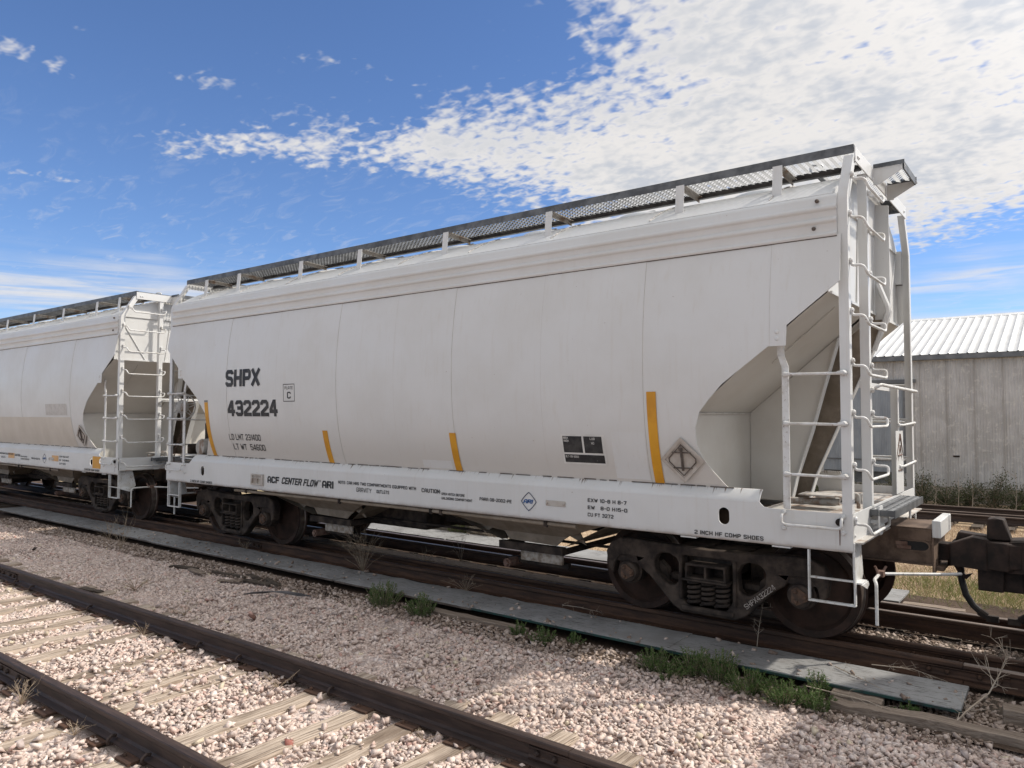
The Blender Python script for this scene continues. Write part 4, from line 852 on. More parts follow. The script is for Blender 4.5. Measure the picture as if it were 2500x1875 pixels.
    for t_, a, b, z, h in (('ABDX', 2.730, 2.795, 1.868, .022), ('ABDX', 2.735, 2.800, 1.836, .022), ('LUB', 3.065, 3.125, 1.862, .024), ('NO', 3.078, 3.112, 1.815, .024), ('BLT-08-2002', 2.735, 2.900, 1.668, .022)): L(t_, a, b, z, h, Y2, 'white_ink', w=1.1, num=True)
    # faint newer-paint patches
    for a, b, c, d in ((.55, 1.04, 1.46, 1.56), (3.32, 3.70, 1.47, 1.95)):
        m = MB(); vs = []
        for z in np.linspace(c, d, 9): vs += [(a, ys(z)-.0034, z), (b, ys(z)-.0034, z)]
        m._add(vs, [(2*i, 2*i+1, 2*i+3, 2*i+2) for i in range(8)]); NUMBERED.add(m.build('repaint_patch', 'paint', car))
    m = MB().bolt((5.50, -1.512, 1.215), (0, -1, 0), .032, .02, 12); m.build('rusty_knob', 'black_iron', car); m = MB()._add([(5.494, -1.5093, 1.19), (5.506, -1.5093, 1.19), (5.503, -1.5093, 1.02), (5.497, -1.5093, 1.02)], [(0, 1, 2, 3)]); m.build('rust_run', 'rust_plate', car, 0)
    m = MB()
    for x in (4.12, 5.0): MB().box(x-.08, x+.08, -1.49, -1.42, .945, .958).build('sill_bracket', 'paint', car)
    return car
def kids(o): return [c for c in ALL if c.parent == o]
def clone(o, skip, parent=None):
    c = o.copy(); COL.objects.link(c)
    if parent: c.parent = parent
    for ch in KIDS.get(o, ()):
        if ch not in skip: clone(ch, skip, c)
    return c
car = make_car()
tag(car, 'pale grey covered hopper railcar with number 432224 on its side, nearest the viewer', 'railcar', 'hopper cars coupled in a row')
KIDS = {}
for o in list(bpy.data.objects):
    if o.parent: KIDS.setdefault(o.parent, []).append(o)
carL = clone(car, NUMBERED); carL.location.x = -13.07
tag(carL, 'pale grey covered hopper railcar at left, with a yellow patch on its sill', 'railcar', 'hopper cars coupled in a row')
# the next car on the right: only its coupler and hose reach into the picture
carR = tag(empty('railcar', (13.07, 0, 0)), 'railcar coupled at far right, only its dark coupler and hose in view', 'railcar')
for o in KIDS[car]:
    nm = o.name.split('.')[0]
    if nm in ('coupler', 'brake_hose', 'hose_coupling', 'angle_cock', 'draft_sill', 'striker', 'striker_plate', 'end_sill', 'end_deck', 'center_sill') or (nm == 'truck' and o.location.x < 0):
        lo = min((o.matrix_world if False else Matrix.Translation(o.location)) @ Vector(c) for c in [Vector(v) for v in o.bound_box]).x if False else o.location.x+sum(v[0] for v in o.bound_box)/8
        if lo < 0 or nm == 'center_sill': clone(o, NUMBERED, carR)
hs = [(-1.505, 1.0), (1.505, 1.0)]+[(-ys(z), z) for z in np.linspace(1.5, 4.0, 9)]+[(1.2, 4.35), (0, 4.5), (-1.2, 4.5), (-1.2, 4.35)]+[(ys(z), z) for z in np.linspace(4.0, 1.5, 9)]
hs = [(-1.505, 1.0), (1.505, 1.0)]+[(-ys(z), z) for z in np.linspace(1.5, 4.0, 9)]+[(1.22, 4.5), (-1.22, 4.5)]+[(ys(z), z) for z in np.linspace(4.0, 1.5, 9)]
MB().prism(hs, 'x', -4.40, 5.6).build('body', 'paint', carR); MB().box(-5.65, 5.6, -1.505, -1.49, .96, 1.29).box(-5.65, 5.6, 1.49, 1.505, .96, 1.29).build('side_sill', 'paint', carR)
for s in (-1, 1): MB().box(-5.6, -5.52, min(s*1.506, s*1.49), max(s*1.506, s*1.49), 1.29, 3.2).build('corner_post', 'paint', carR)
def flat(parent, x0, x1, z0, z1, mt, name, y=-1.5075): return MB()._add([(x0, y, z0), (x1, y, z0), (x1, y, z1), (x0, y, z1)], [(0, 1, 2, 3)]).build(name, mt, parent, 0)
m = MB().prism([(6.435, .98), (6.44, 1.165), (6.50, 1.18), (6.57, 1.17), (6.625, .98)], 'y', -.10, .10); m.v = [(x-13.07, y, z) for x, y, z in m.v]; m.build('coupler_lock', 'black_iron', carR, bevel=.012)
flat(carL, 4.55, 4.90, 1.05, 1.287, 'yellow', 'reflective_tape'); flat(carL, 2.62, 2.95, 1.12, 1.24, 'faded_orange', 'reflective_tape'); flat(carL, .18, .55, 1.10, 1.22, 'faded_orange', 'reflective_tape')
flat(carL, 4.19, 4.87, .985, 1.04, 'seam', 'repaint_patch', -1.5065)
m = MB(); vs = []
for z in np.linspace(2.1, 2.34, 5): vs += [(2.49, ys(z)-.005, z), (3.55, ys(z)-.005, z)]
m._add(vs, [(2*i, 2*i+1, 2*i+3, 2*i+2) for i in range(4)]).build('faded_patch', 'seam', carL)
m = MB(); vs = []
for z in np.linspace(1.45, 2.06, 12): vs += [(-2.0, ys(z)-.0036, z), (3.70, ys(z)-.0036, z)]
m._add(vs, [(2*i, 2*i+1, 2*i+3, 2*i+2) for i in range(11)]).build('tan_film_patch', 'tan_film', carL)

# ------------------------------------------------------------------ ground
def sheet(name, x0, x1, y0, y1, z, mt, nx=1, ny=1, wob=0.):
    X, Y = np.meshgrid(np.linspace(x0, x1, nx+1), np.linspace(y0, y1, ny+1)); Z = np.full_like(X, z)
    if wob: Z += wob*np.sin(X*2.1+Y*1.3)*np.sin(Y*2.7-X*.7)
    V = np.c_[X.ravel(), Y.ravel(), Z.ravel()]; F = [(j*(nx+1)+i, j*(nx+1)+i+1, (j+1)*(nx+1)+i+1, (j+1)*(nx+1)+i) for j in range(ny) for i in range(nx)]
    o = link(name, np_mesh(name, V, F, mt)); return tag(o, kind='structure')
sheet('ground', -900, 900, -900, 900, -.36, 'land')
sheet('gravel_bed', -60, 40, -40, -1.93, -.250, 'bed', 100, 40, .006)
sheet('track_bed', -60, 40, -1.93, 2.72, -.215, 'dirt', 100, 8, .006)
ms = sheet('stubble_ground', -30, 30, 2.72, 15.6, -.262, 'land', 60, 20, .012)

# ------------------------------------------------------------------ tracks
RP = [(-.068, -.168), (.068, -.168), (.068, -.158), (.022, -.142), (.0085, -.125), (.0085, -.052), (.030, -.044), (.036, -.036), (.036, -.010), (.030, -.002), (.020, 0), (-.020, 0), (-.030, -.002), (-.036, -.010), (-.036, -.036), (-.030, -.044), (-.0085, -.052), (-.0085, -.125), (-.022, -.142), (-.068, -.158)]
def rail(parent, yf, ztop, x0, x1, mats, name='rail', step=.6):
    n = max(1, int((x1-x0)/step)); xs = np.linspace(x0, x1, n+1); k = len(RP); vs = []
    for x in xs:
        y0 = yf(x); vs += [(x, y0+a, ztop+b) for a, b in RP]
    m = MB()
    for i in range(n):
        for j in range(k):
            q = (i*k+j, i*k+(j+1) % k, (i+1)*k+(j+1) % k, (i+1)*k+j); m.f.append(q[::-1]); m.mi.append(1 if 8 <= j <= 12 else 0)
    m.v = vs; m.f += [tuple(range(k))[::-1][::-1], tuple(n*k+j for j in range(k))[::-1]]; m.mi += [0, 0]
    m.f = [f[::-1] for f in m.f]
    return m.build(name, mats, parent, 30)
def joint_bar(parent, x, y, ztop, s=-1, mt='rail'):
    m = MB(); pf = [(.010, -.135), (.026, -.140), (.030, -.125), (.018, -.11), (.018, -.07), (.034, -.058), (.034, -.05), (.010, -.052)]
    m.prism([(y+s*a, ztop+b) for a, b in pf], 'x', x-.33, x+.33)
    for d in (-.26, -.12, .12, .26): m.bolt((x+d, y+s*.018, ztop-.09), (0, s, 0), .021, .028)
    return m.build('joint_bar', mt, parent)
def tie_mesh(mt, seed, L=2.55, w=.21, h=.16):
    r = random.Random(seed); n = 14; vs = []; pr = 8; k0 = r.uniform(-.012, .012)
    for i in range(n+1):
        t = i/n; y = -L/2+L*t; ww = w/2+r.uniform(-.006, .006); c = r.uniform(-.004, .004)+k0*math.sin(3*t); hh = r.uniform(-.006, .004); e = .012 if 0 < i < n else .02
        vs += [(c-ww, y, -h), (c+ww, y, -h), (c+ww, y, -.02), (c+ww-e, y, hh), (c+ww*.3, y, hh-r.uniform(0, .006)), (c-ww*.3, y, hh-r.uniform(0, .006)), (c-ww+e, y, hh), (c-ww, y, -.02)]
    fs = [(i*pr+j, (i+1)*pr+j, (i+1)*pr+(j+1) % pr, i*pr+(j+1) % pr) for i in range(n) for j in range(pr)]+[tuple(range(pr)), tuple(n*pr+j for j in range(pr))[::-1]]
    return MB()._add(vs, fs).mesh('tie', mt, 28)
front = tag(empty('railway_track', (0, -4.86, -.2)), 'rusty empty track with bleached wooden ties across the pink gravel in front', 'railway track')
def F_(o): o.parent = front; o.matrix_parent_inverse = Matrix.Translation((0, 4.86, .2)); return o
ZA = -.037
yA = lambda x: -4.135+.045*math.exp(-((x-1.4)/3.2)**2); yB = lambda x: -5.645+.012*math.sin(x*.9)
rA = F_(rail(None, yA, ZA, -30, 4.475, ['rail_dull', 'rail_dull'])); rA2 = F_(rail(None, lambda x: yA(x)-.004, ZA-.002, 4.481, 14, ['rail_dull', 'rail_dull']))
rB = F_(rail(None, yB, ZA, -.254, 14, ['rail_dull', 'rail_dull'])); rB2 = F_(rail(None, lambda x: yB(x)+.004, ZA+.001, -30, -.260, ['rail_dull', 'rail_dull']))
for x, f in ((4.478, yA), (-4.93, yA), (-.257, yB)):
    for s in (-1, 1): F_(joint_bar(None, x, f(x), ZA, s, 'rail_dull'))
TIES = [4.62, 4.10, 3.57, 3.08, 2.57, 1.97, 1.48, 1.00, .63, -.05, -.46, -.88, -1.40, -1.95, -2.42, -3.10, -3.60, -4.10, -4.62, -5.15, -5.70, -6.2, -6.75, -7.3, -7.85, -8.4, -8.95, -9.5, -10.1, -10.6, -11.2, 5.15, 5.7, 6.2]
BURIED = {1.48: .035, -.46: .04, .63: .012, -.05: .018, 1.00: .008}
TM = [tie_mesh('tie', k) for k in range(6)]
pl_m = MB().box(-.09, .09, -.16, .16, -.006, .010).bolt((.05, .11, .010), (0, 0, 1), .016, .02).bolt((-.05, -.11, .010), (0, 0, 1), .016, .02).bolt((-.05, .11, .010), (0, 0, 1), .016, .02).mesh('tie_plate', 'rail')
an_m = MB().tube(fillet([(0, .03, -.170), (0, .085, -.172), (0, .098, -.145), (0, .07, -.115), (0, .035, -.125)], .02), .013, 6).mesh('rail_anchor', 'rail_dull')
for i, x in enumerate(TIES):
    dz = BURIED.get(x, 0.); t = F_(link('tie', TM[i % 6], None, loc=(x, -4.87+random.uniform(-.05, .05), -.212-dz))); t.rotation_euler.z = random.uniform(-.03, .03)
    for f in (yA, yB):
        p = F_(link('tie_plate', pl_m, None, loc=(x, f(x), -.209-.3*dz)))
        if i % 3 != 1:
            a = F_(link('rail_anchor', an_m, None, loc=(x+.15, f(x), ZA))); a.scale.y = 1 if random.random() < .5 else -1

main = tag(empty('railway_track', (0, .2, -.17)), 'four-railed rusty track beneath the parked hopper cars', 'railway track')
def G_(o): o.parent = main; o.matrix_parent_inverse = Matrix.Translation((0, -.2, .17)); return o
for y, a, b in ((-.755, -40, -4.203), (-.755, -4.197, 6.297), (-.755, 6.303, 22), (-.368, -40, 22), (.755, -40, 22), (1.145, -40, 22)):
    G_(rail(None, (lambda x, y=y: y), 0. if abs(y) > .5 else -.003, a, b, ['rail', 'railtop' if y > .5 or a == 6.303 else 'rail'], step=2.))
for x, y in ((6.30, -.755), (-4.20, -.755), (5.98, -.368)): G_(joint_bar(None, x, y, 0, -1))
TD = [tie_mesh('tie_dark', 20+k, 2.9) for k in range(3)]
for i, x in enumerate(np.arange(-15.8, 8.6, .56)): G_(link('tie', TD[i % 3], None, loc=(x+random.uniform(-.04, .04), .2, -.203)))
back = tag(empty('railway_track', (4, 11.3, -.17)), 'rusty rails lying beyond the dry grass, before the iron building', 'railway track')
def H_(o): o.parent = back; o.matrix_parent_inverse = Matrix.Translation((-4, -11.3, .17)); return o
for y, z in ((10.50, .0), (11.02, -.005), (12.05, .0)): H_(rail(None, (lambda x, y=y: y), z, -14, 20, ['rail_dull', 'railtop'], step=4.))
for i, x in enumerate(np.arange(-3, 12, .56)): H_(link('tie', TD[i % 3], None, loc=(x, 11.3, -.176)))

# ------------------------------------------------------------------ timbers and walkway boards
def plank(name, x0, x1, y0, y1, z0, z1, mt, label, cat, group=None, rot=0., n=10, seed=0, wob=.006):
    r = random.Random(seed); L = x1-x0; cx, cy = (x0+x1)/2, (y0+y1)/2; hw = (y1-y0)/2; vs = []
    for i in range(n+1):
        x = -L/2+L*i/n; a = r.uniform(-wob, wob); b = r.uniform(-wob, wob); c = r.uniform(-wob, wob)*.6
        if i in (0, n): x += r.uniform(-.02, .02)
        vs += [(x, -hw+a, z0), (x, hw+b, z0), (x, hw+b, z1+c), (x, -hw+a, z1+c)]
    m = MB()._add(vs, [(4*i+j, 4*i+(j+1) % 4, 4*i+4+(j+1) % 4, 4*i+4+j) for i in range(n) for j in range(4)]+[(3, 2, 1, 0), tuple(4*n+j for j in range(4))])
    m.f = [f[::-1] for f in m.f]
    o = m.build(name, mt, None, 30, bevel=.004); o.location = (cx, cy, 0); o.rotation_euler.z = rot
    return tag(o, label, cat, group)
JX = [6.39, 3.95, 1.51, -.90, -3.35, -5.80, -8.22, -10.68, -13.1]
for i in range(len(JX)-1):
    lab = 'grey flaking board along the near rail, '+('rightmost, with bare end beside the dead branch' if i == 0 else ORD[i]+' one counted from the right')
    dz = (.0, .004, -.003, .002, -.004, .0, .003, 0)[i]; o = plank('walkway_board', JX[i+1]+.006, JX[i]-.006, -1.655+.01*(i % 2), -1.055+.01*(i % 3)*.6, -.128+dz, -.100+dz, 'board', lab, 'board', 'grey boards along the near rail', .007*(-1)**i, 14, i, .010)
    e = MB().box(-(JX[i]-JX[i+1])/2+.01, (JX[i]-JX[i+1])/2-.01, -.312, -.301, -.126+dz, -.106+dz).build('painted_edge', 'green_edge' if i < 2 else 'stain', o)
FX = [5.37, 2.93, .49, -1.95, -4.39, -6.83, -9.27]
for i in range(len(FX)-1): plank('walkway_board', FX[i+1]+.006, FX[i]-.006, 1.70, 2.40, -.128, -.100, 'board', 'sunlit grey board beyond the far rail, '+('rightmost, its end showing past the wheels' if i == 0 else ORD[i]+' one counted from the right'), 'board', 'grey boards beyond the far rail', 0, 10, 30+i, .005)
plank('timber', 5.40, 6.05, 1.66, 1.80, -.2, -.105, 'timber', 'short tan timber beyond the far rail, past the end of the sunlit board', 'timber', None, .01, 5, 41)
for i, (a, b) in enumerate(((-6.0, -2.9), (-2.85, .9), (.95, 4.72))): plank('timber', a, b, .13, .40, -.24, -.118, 'timber', ('long grey plank lying between the rails under the car, ')+('left piece', 'middle piece', 'right piece')[i], 'timber', 'planks between the rails', 0, 12, 50+i)
plank('timber', -9.4, -2.0, -1.80, -1.675, -.27, -.205, 'timber', 'long tan timber edging the boards at left', 'timber', None, 0, 20, 60, .012)
plank('timber', .95, 2.35, -1.78, -1.67, -.26, -.175, 'timber', 'tan timber edging the boards behind the twin green weeds', 'timber', None, 0, 8, 61, .01)
plank('timber', 5.48, 5.86, -1.80, -1.62, -.26, -.135, 'timber', 'short brown timber block under the rightmost grey board', 'timber', None, .05, 5, 62, .008)
plank('timber', 5.50, 7.55, -1.86, -1.72, -.27, -.150, 'timber', 'weathered split beam half buried in gravel in front of the rightmost board', 'timber', None, .075, 16, 63, .016)
plank('timber', 5.15, 5.50, -.62, -.42, -.22, -.125, 'timber', 'pale timber block beside the rear wheel between the rails', 'timber', None, .0, 5, 64, .006)
plank('timber', 6.62, 7.2, -1.42, -1.25, -.27, -.10, 'timber', 'grey timber stub at the right edge below the dead branch', 'timber', None, .1, 5, 65, .008)
o = MB().box(-4.3, -1.25, 2.64, 2.80, -.36, .30).box(-4.3, -1.25, 2.62, 2.82, .305, .34).build('low_wall', 'concrete', None, bevel=.01); tag(o, 'low stained concrete wall behind the far boards, seen under the car', 'wall')

# ------------------------------------------------------------------ crushed stone
def protos(n, seed, flat=.62):
    r = np.random.default_rng(seed); out_ = []
    for k in range(n):
        bm = bmesh.new(); P_ = np.array([(i, j, l) for i in (-1, 1) for j in (-1, 1) for l in (-1, 1)])[r.permutation(8)[:7]]*r.uniform(.35, 1.1, (7, 3)); P_ *= np.array([1., r.uniform(.45, .8), r.uniform(.30, .58)])*1.05
        for p in P_: bm.verts.new(p)
        g = bmesh.ops.convex_hull(bm, input=bm.verts[:]); lone = [v for v in bm.verts if not v.link_faces]; bmesh.ops.delete(bm, geom=lone, context='VERTS'); bmesh.ops.triangulate(bm, faces=bm.faces[:]); bm.normal_update()
        bm.verts.index_update(); V = np.array([v.co for v in bm.verts]); F = np.array([[v.index for v in f.verts] for f in bm.faces]); bm.free(); out_.append((V, F))
    return out_
PROTO = protos(36, 3)
def rotm(n, r, tilt=.46):
    a = r.uniform(0, 2*np.pi, n); b = r.normal(0, tilt, n); c = r.normal(0, tilt, n); ca, sa, cb, sb, cc, scn = np.cos(a), np.sin(a), np.cos(b), np.sin(b), np.cos(c), np.sin(c)
    Rz = np.zeros((n, 3, 3)); Rz[:, 0, 0] = ca; Rz[:, 0, 1] = -sa; Rz[:, 1, 0] = sa; Rz[:, 1, 1] = ca; Rz[:, 2, 2] = 1
    Rx = np.zeros((n, 3, 3)); Rx[:, 0, 0] = 1; Rx[:, 1, 1] = cb; Rx[:, 1, 2] = -sb; Rx[:, 2, 1] = sb; Rx[:, 2, 2] = cb
    Ry = np.zeros((n, 3, 3)); Ry[:, 0, 0] = cc; Ry[:, 0, 2] = scn; Ry[:, 1, 1] = 1; Ry[:, 2, 0] = -scn; Ry[:, 2, 2] = cc
    return Rz @ Rx @ Ry
def stones(name, P_, size, pal, seed, label, dust=None):
    r = np.random.default_rng(seed); n = len(P_); which = r.integers(0, len(PROTO), n); Rm = rotm(n, r); Vs = []; Fs = []; Ts = []; o = 0
    cols = np.array([c for c, w_ in pal]); wts = np.array([w_ for c, w_ in pal]); wts = wts/wts.sum()
    tint = cols[r.choice(len(cols), n, p=wts)]*r.uniform(.86, 1.10, (n, 1))
    if dust is not None: tint = tint*(1-dust[:, None])+np.array([.26, .19, .15])*dust[:, None]
    for k, (V, F) in enumerate(PROTO):
        idx = np.where(which == k)[0]; m_ = len(idx)
        if not m_: continue
        W = np.einsum('nij,vj->nvi', Rm[idx], V)*size[idx][:, None, None]+P_[idx][:, None, :]
        Vs.append(W.reshape(-1, 3)); Fs.append((F[None]+(o+np.arange(m_)*len(V))[:, None, None]).reshape(-1, 3)); Ts.append(np.repeat(tint[idx], len(V), 0)); o += m_*len(V)
    ob = link(name, np_mesh(name, np.concatenate(Vs), np.concatenate(Fs), 'stone', np.concatenate(Ts))); return tag(ob, label, 'gravel', kind='stuff')
def inview(P_, mx=1.22, my=1.25):
    d = P_-np.array(CAM); z = d @ np.array(fwd); return (z > .8) & (np.abs(d @ np.array(R_))/z < .6911*mx) & (np.abs(d @ np.array(U_))/z < .5183*my)
def jitter(x0, x1, y0, y1, sp, r):
    X, Y = np.meshgrid(np.arange(x0, x1, sp), np.arange(y0, y1, sp)); n = X.size
    return np.c_[X.ravel()+r.uniform(-.6, .6, n)*sp, Y.ravel()+r.uniform(-.6, .6, n)*sp, np.zeros(n)]
PINK = [((.64, .53, .47), 5), ((.70, .59, .53), 5), ((.58, .47, .415), 4), ((.72, .63, .575), 2), ((.63, .475, .415), 1.6), ((.47, .30, .255), .3), ((.63, .55, .42), .3), ((.47, .40, .37), 1.4)]
r = np.random.default_rng(5)
Q = np.concatenate([jitter(-6, 9, -8.2, -1.80, .0305, r), jitter(-17, -6, -8.2, -1.80, .041, r)])
tx = np.array(TIES); yAv = -4.135+.045*np.exp(-((Q[:, 0]-1.4)/3.2)**2)
Q[:, 2] = -.238+.010*np.sin(Q[:, 0]*3.1+Q[:, 1]*2)+.010*np.sin(Q[:, 1]*5.3-Q[:, 0]*1.7)
# edge of the stone towards the boards is ragged
edge = -1.90+.10*np.sin(Q[:, 0]*1.3)+.07*np.sin(Q[:, 0]*4.1+1)+.14*np.clip((Q[:, 0]-4.2)/1.5, 0, 1.6)
keep = inview(Q) & (Q[:, 1] < edge+r.normal(0, .06, len(Q)))
keep &= (np.abs(Q[:, 1]-yAv) > .085) & (np.abs(Q[:, 1]+5.645) > .085)
dt = np.abs(Q[:, 0][:, None]-tx[None]); j = dt.argmin(1); dmin = dt[np.arange(len(Q)), j]; bur = np.array([BURIED.get(t, 0.) for t in tx])[j]
ont = (dmin < .088) & (Q[:, 1] > -6.15) & (Q[:, 1] < -3.60)
patch = .5+.5*np.sin(Q[:, 1]*7+tx[j]*9)
keep &= ~ont | (r.random(len(Q)) < np.where(bur > .02, .75, np.where(bur > 0, .08+.16*patch, .012+.06*(patch > .95))))
Q[ont, 2] = -.205-bur[ont]*.3
between = (Q[:, 1] > -6.1) & (Q[:, 1] < -3.6) & ~ont; Q[between, 2] -= .004
Q = Q[keep]; S_ = np.clip(r.lognormal(math.log(.0205), .34, len(Q)), .009, .042)
Q2 = jitter(-2, 7, -6.4, -2.2, .11, r); Q2[:, 2] = -.205; k2 = inview(Q2) & (np.abs(Q2[:, 1]+4.1) > .12) & (np.abs(Q2[:, 1]+5.645) > .12) & (np.abs(Q2[:, 0][:, None]-tx[None]).min(1) > .13); Q2 = Q2[k2]; S2 = r.uniform(.026, .040, len(Q2))
QA = np.r_[Q, Q2]; dr_ = np.minimum(np.abs(QA[:, 1]+4.12), np.abs(QA[:, 1]+5.645)); pn = .5+.5*np.sin(QA[:, 0]*2.3+np.sin(QA[:, 1]*3.1)*2)*np.sin(QA[:, 1]*1.9+QA[:, 0]*.8)
DU = np.clip(.62*np.exp(-(dr_/.11)**2)*r.uniform(.3, 1.2, len(QA))+.10*pn*r.random(len(QA))+.45*np.clip((QA[:, 1]+2.15)/.3, 0, 1)*r.random(len(QA)), 0, .85)
stones('ballast_gravel', QA, np.r_[S_, S2], PINK, 8, dust=DU, label='crushed pink stone spread over the ground between and around the tracks')
DIRTP = [((.30, .235, .19), 4), ((.42, .345, .295), 3), ((.20, .15, .12), 2), ((.50, .42, .37), 2)]
lit_ = np.c_[r.uniform(-9, 6.3, 170), -1.64+.6*r.random(170)**2, np.full(170, -.094)]
Q = np.concatenate([jitter(4.9, 8.0, -.30, 1.08, .034, r), jitter(5.2, 8.0, -1.70, -.86, .036, r), jitter(-12, 6.6, -2.12, -1.66, .040, r), jitter(-14, 8, -.70, 1.6, .16, r)]); Q[:, 2] = -.212; Q = np.r_[Q, lit_]
Q = Q[inview(Q, 1.1, 1.1) & (np.abs(Q[:, 1]+.755) > .08) & (np.abs(Q[:, 1]+.368) > .08) & (np.abs(Q[:, 1]-.755) > .08) & (np.abs(Q[:, 1]-1.145) > .08)]
stones('brown_gravel', Q, np.clip(r.lognormal(math.log(.019), .4, len(Q)), .008, .042), DIRTP, 9, 'brown dusty stones and cinders around the main track and board edges')

# ------------------------------------------------------------------ plants
def leaves_mesh(name, C, D, Ln, Wd, tint, mt, bend=.25):
    """one bent two-quad blade for each centre C, direction D, length Ln, width Wd"""
    n = len(C); r = np.random.default_rng(n); a = r.normal(size=(n, 3)); s = np.cross(D, a); s /= np.linalg.norm(s, axis=1)[:, None]+1e-9; up = np.cross(s, D)
    W = s*Wd[:, None]*.5; mid = C+D*Ln[:, None]*.5+up*(Ln*bend*.3)[:, None]; tip = C+D*Ln[:, None]
    V = np.stack([C-W*.6, C+W*.6, mid+W, mid-W, tip], 1).reshape(-1, 3); b = np.arange(n)[:, None]*5
    F = np.concatenate([b+np.array([[0, 1, 2]]), b+np.array([[0, 2, 3]]), b+np.array([[3, 2, 4]])], 0)
    return np_mesh(name, V, F, mt, np.repeat(tint, 5))
def unit(v): return v/np.linalg.norm(v, axis=1)[:, None]
def weed(loc, h, spread, stems, per, label, seed, mt='weed', group='green weeds beside the boards', leafl=.035, leafw=.004, cat='weed', name='weed', lean=.9):
    r = np.random.default_rng(seed); root = tag(empty(name, loc), label, cat, group); Cs = []; Ds = []; m = MB()
    for k in range(stems):
        a = r.uniform(0, 2*math.pi); rr = spread*math.sqrt(r.random()); hh = h*(1-.45*(rr/spread)**2)*r.uniform(.6, 1.05)
        p0 = np.array([rr*.45*math.cos(a), rr*.45*math.sin(a), -.02]); p2 = np.array([rr*math.cos(a)+r.normal(0, .02), rr*math.sin(a)+r.normal(0, .02), hh]); p1 = (p0+p2)/2+np.array([0, 0, .12*hh])
        ts = np.linspace(0, 1, 5); pts = [(1-t)**2*p0+2*t*(1-t)*p1+t*t*p2 for t in ts]; m.tube(pts, [.0035, .003, .0025, .002, .0012], 4, cap=False)
        t = r.uniform(.12, 1, per); P_ = (1-t)[:, None]**2*p0+(2*t*(1-t))[:, None]*p1+(t*t)[:, None]*p2
        Cs.append(P_); d = r.normal(size=(per, 3))*.8+np.array([.25*math.cos(a), .25*math.sin(a), .75]); Ds.append(unit(d))
    C = np.concatenate(Cs); Dd = np.concatenate(Ds); n = len(C); tint = np.clip(.15+.75*(C[:, 2]/h)*r.uniform(.5, 1.2, n), 0, 1)
    m.build('stem', 'bark', root); link('foliage', leaves_mesh('foliage', C, Dd, leafl*r.uniform(.5, 1.3, n), leafw*r.uniform(.7, 1.4, n), tint, mt), root); return root
WD = [(.30, -1.86, .34, .26, 60, 'left of the twin bushy green weeds in front of the boards'), (.97, -1.90, .28, .20, 50, 'right of the twin bushy green weeds in front of the boards'),
      (2.36, -1.86, .15, .09, 16, 'tiny green weed at the board edge, leftmost of three small ones'), (2.70, -1.90, .18, .13, 22, 'small green weed at the board edge, middle of three small ones'), (2.98, -1.74, .12, .08, 12, 'tiny green weed at the board edge, rightmost of three small ones'),
      (3.98, -1.90, .20, .20, 40, 'low green weed at the left end of the long weedy patch'), (4.30, -1.80, .24, .20, 46, 'second weed from the left in the long weedy patch'), (4.55, -1.80, .30, .20, 54, 'tallest green weed in the long weedy patch'), (4.85, -1.93, .20, .22, 50, 'spreading green weed right of the tallest in the weedy patch'),
      (5.15, -1.98, .18, .20, 44, 'low green weed second from the right in the weedy patch'), (5.42, -1.98, .17, .17, 36, 'low green weed at the right end of the long weedy patch'), (5.36, -1.70, .22, .10, 22, 'narrow green weed rising beside the lit part of the board'), (6.02, -1.72, .10, .10, 16, 'tiny green weed under the rightmost board'), (4.15, -2.0, .12, .2, 26, 'flat green weed spreading onto the gravel at the patch front')]
for i, (x, y, h, s, n, lab) in enumerate(WD): weed((x, y, -.235), h*.85+.05, s, int(n*1.3), 56, lab, 100+i, leafl=.026, leafw=.0052)
def twig(name, pts, r0, label, cat, seed, sub=14, sl=.2, mt='dead', group=None, thin=1.):
    r = np.random.default_rng(seed); pts = [np.array(p) for p in pts]; root = tag(empty(name, tuple(pts[0])), label, cat, group); base = pts[0]; m = MB(); n = len(pts)
    P_ = [p-base for p in pts]; m.tube(P_, [r0*(1-.75*i/(n-1)) for i in range(n)], 6); m.build('stem', mt, root); b = MB()
    for k in range(sub):
        i = r.integers(0, n-1) if n > 2 else 0; t = r.random(); p = P_[i]*(1-t)+P_[i+1]*t; d = P_[i+1]-P_[i]; d = d/np.linalg.norm(d)+r.normal(0, .8, 3); d /= np.linalg.norm(d); L = sl*r.uniform(.3, 1)
        q = p+d*L*.5+r.normal(0, .02, 3); e = p+d*L+r.normal(0, .03, 3); b.tube([p, q, e], [r0*.35*thin, r0*.25*thin, r0*.12*thin], 4)
        for _ in range(2):
            d2 = d+r.normal(0, .7, 3); b.tube([q, q+d2/np.linalg.norm(d2)*L*.4], [r0*.2*thin, r0*.1*thin], 4)
    if sub: b.build('side_twig', mt, root)
    return root
twig('dead_branch', [(6.34, -1.80, -.17), (6.42, -1.5, -.12), (6.52, -1.22, -.07), (6.60, -1.14, .10), (6.635, -1.15, .22), (6.59, -1.18, .37)], .008, 'bleached dead branch arching up at the right end of the boards', 'branch', 1, 18, .28)
twig('fallen_twig', [(5.38, -1.25, -.085), (5.60, -1.42, -.082), (5.86, -1.62, -.085)], .005, 'thin dark twig lying across the lit end of the grey board', 'twig', 2, 3, .1, 'bark')
twig('fallen_twig', [(5.30, -1.85, -.10), (5.75, -1.80, -.13), (6.05, -1.86, -.17)], .005, 'pale twig lying between the weeds and the split beam', 'twig', 3, 7, .2)
twig('fallen_twig', [(5.62, -.98, -.09), (5.95, -1.02, -.05), (6.22, -1.06, -.09)], .004, 'dry twig along the back edge of the rightmost board', 'twig', 4, 12, .2)
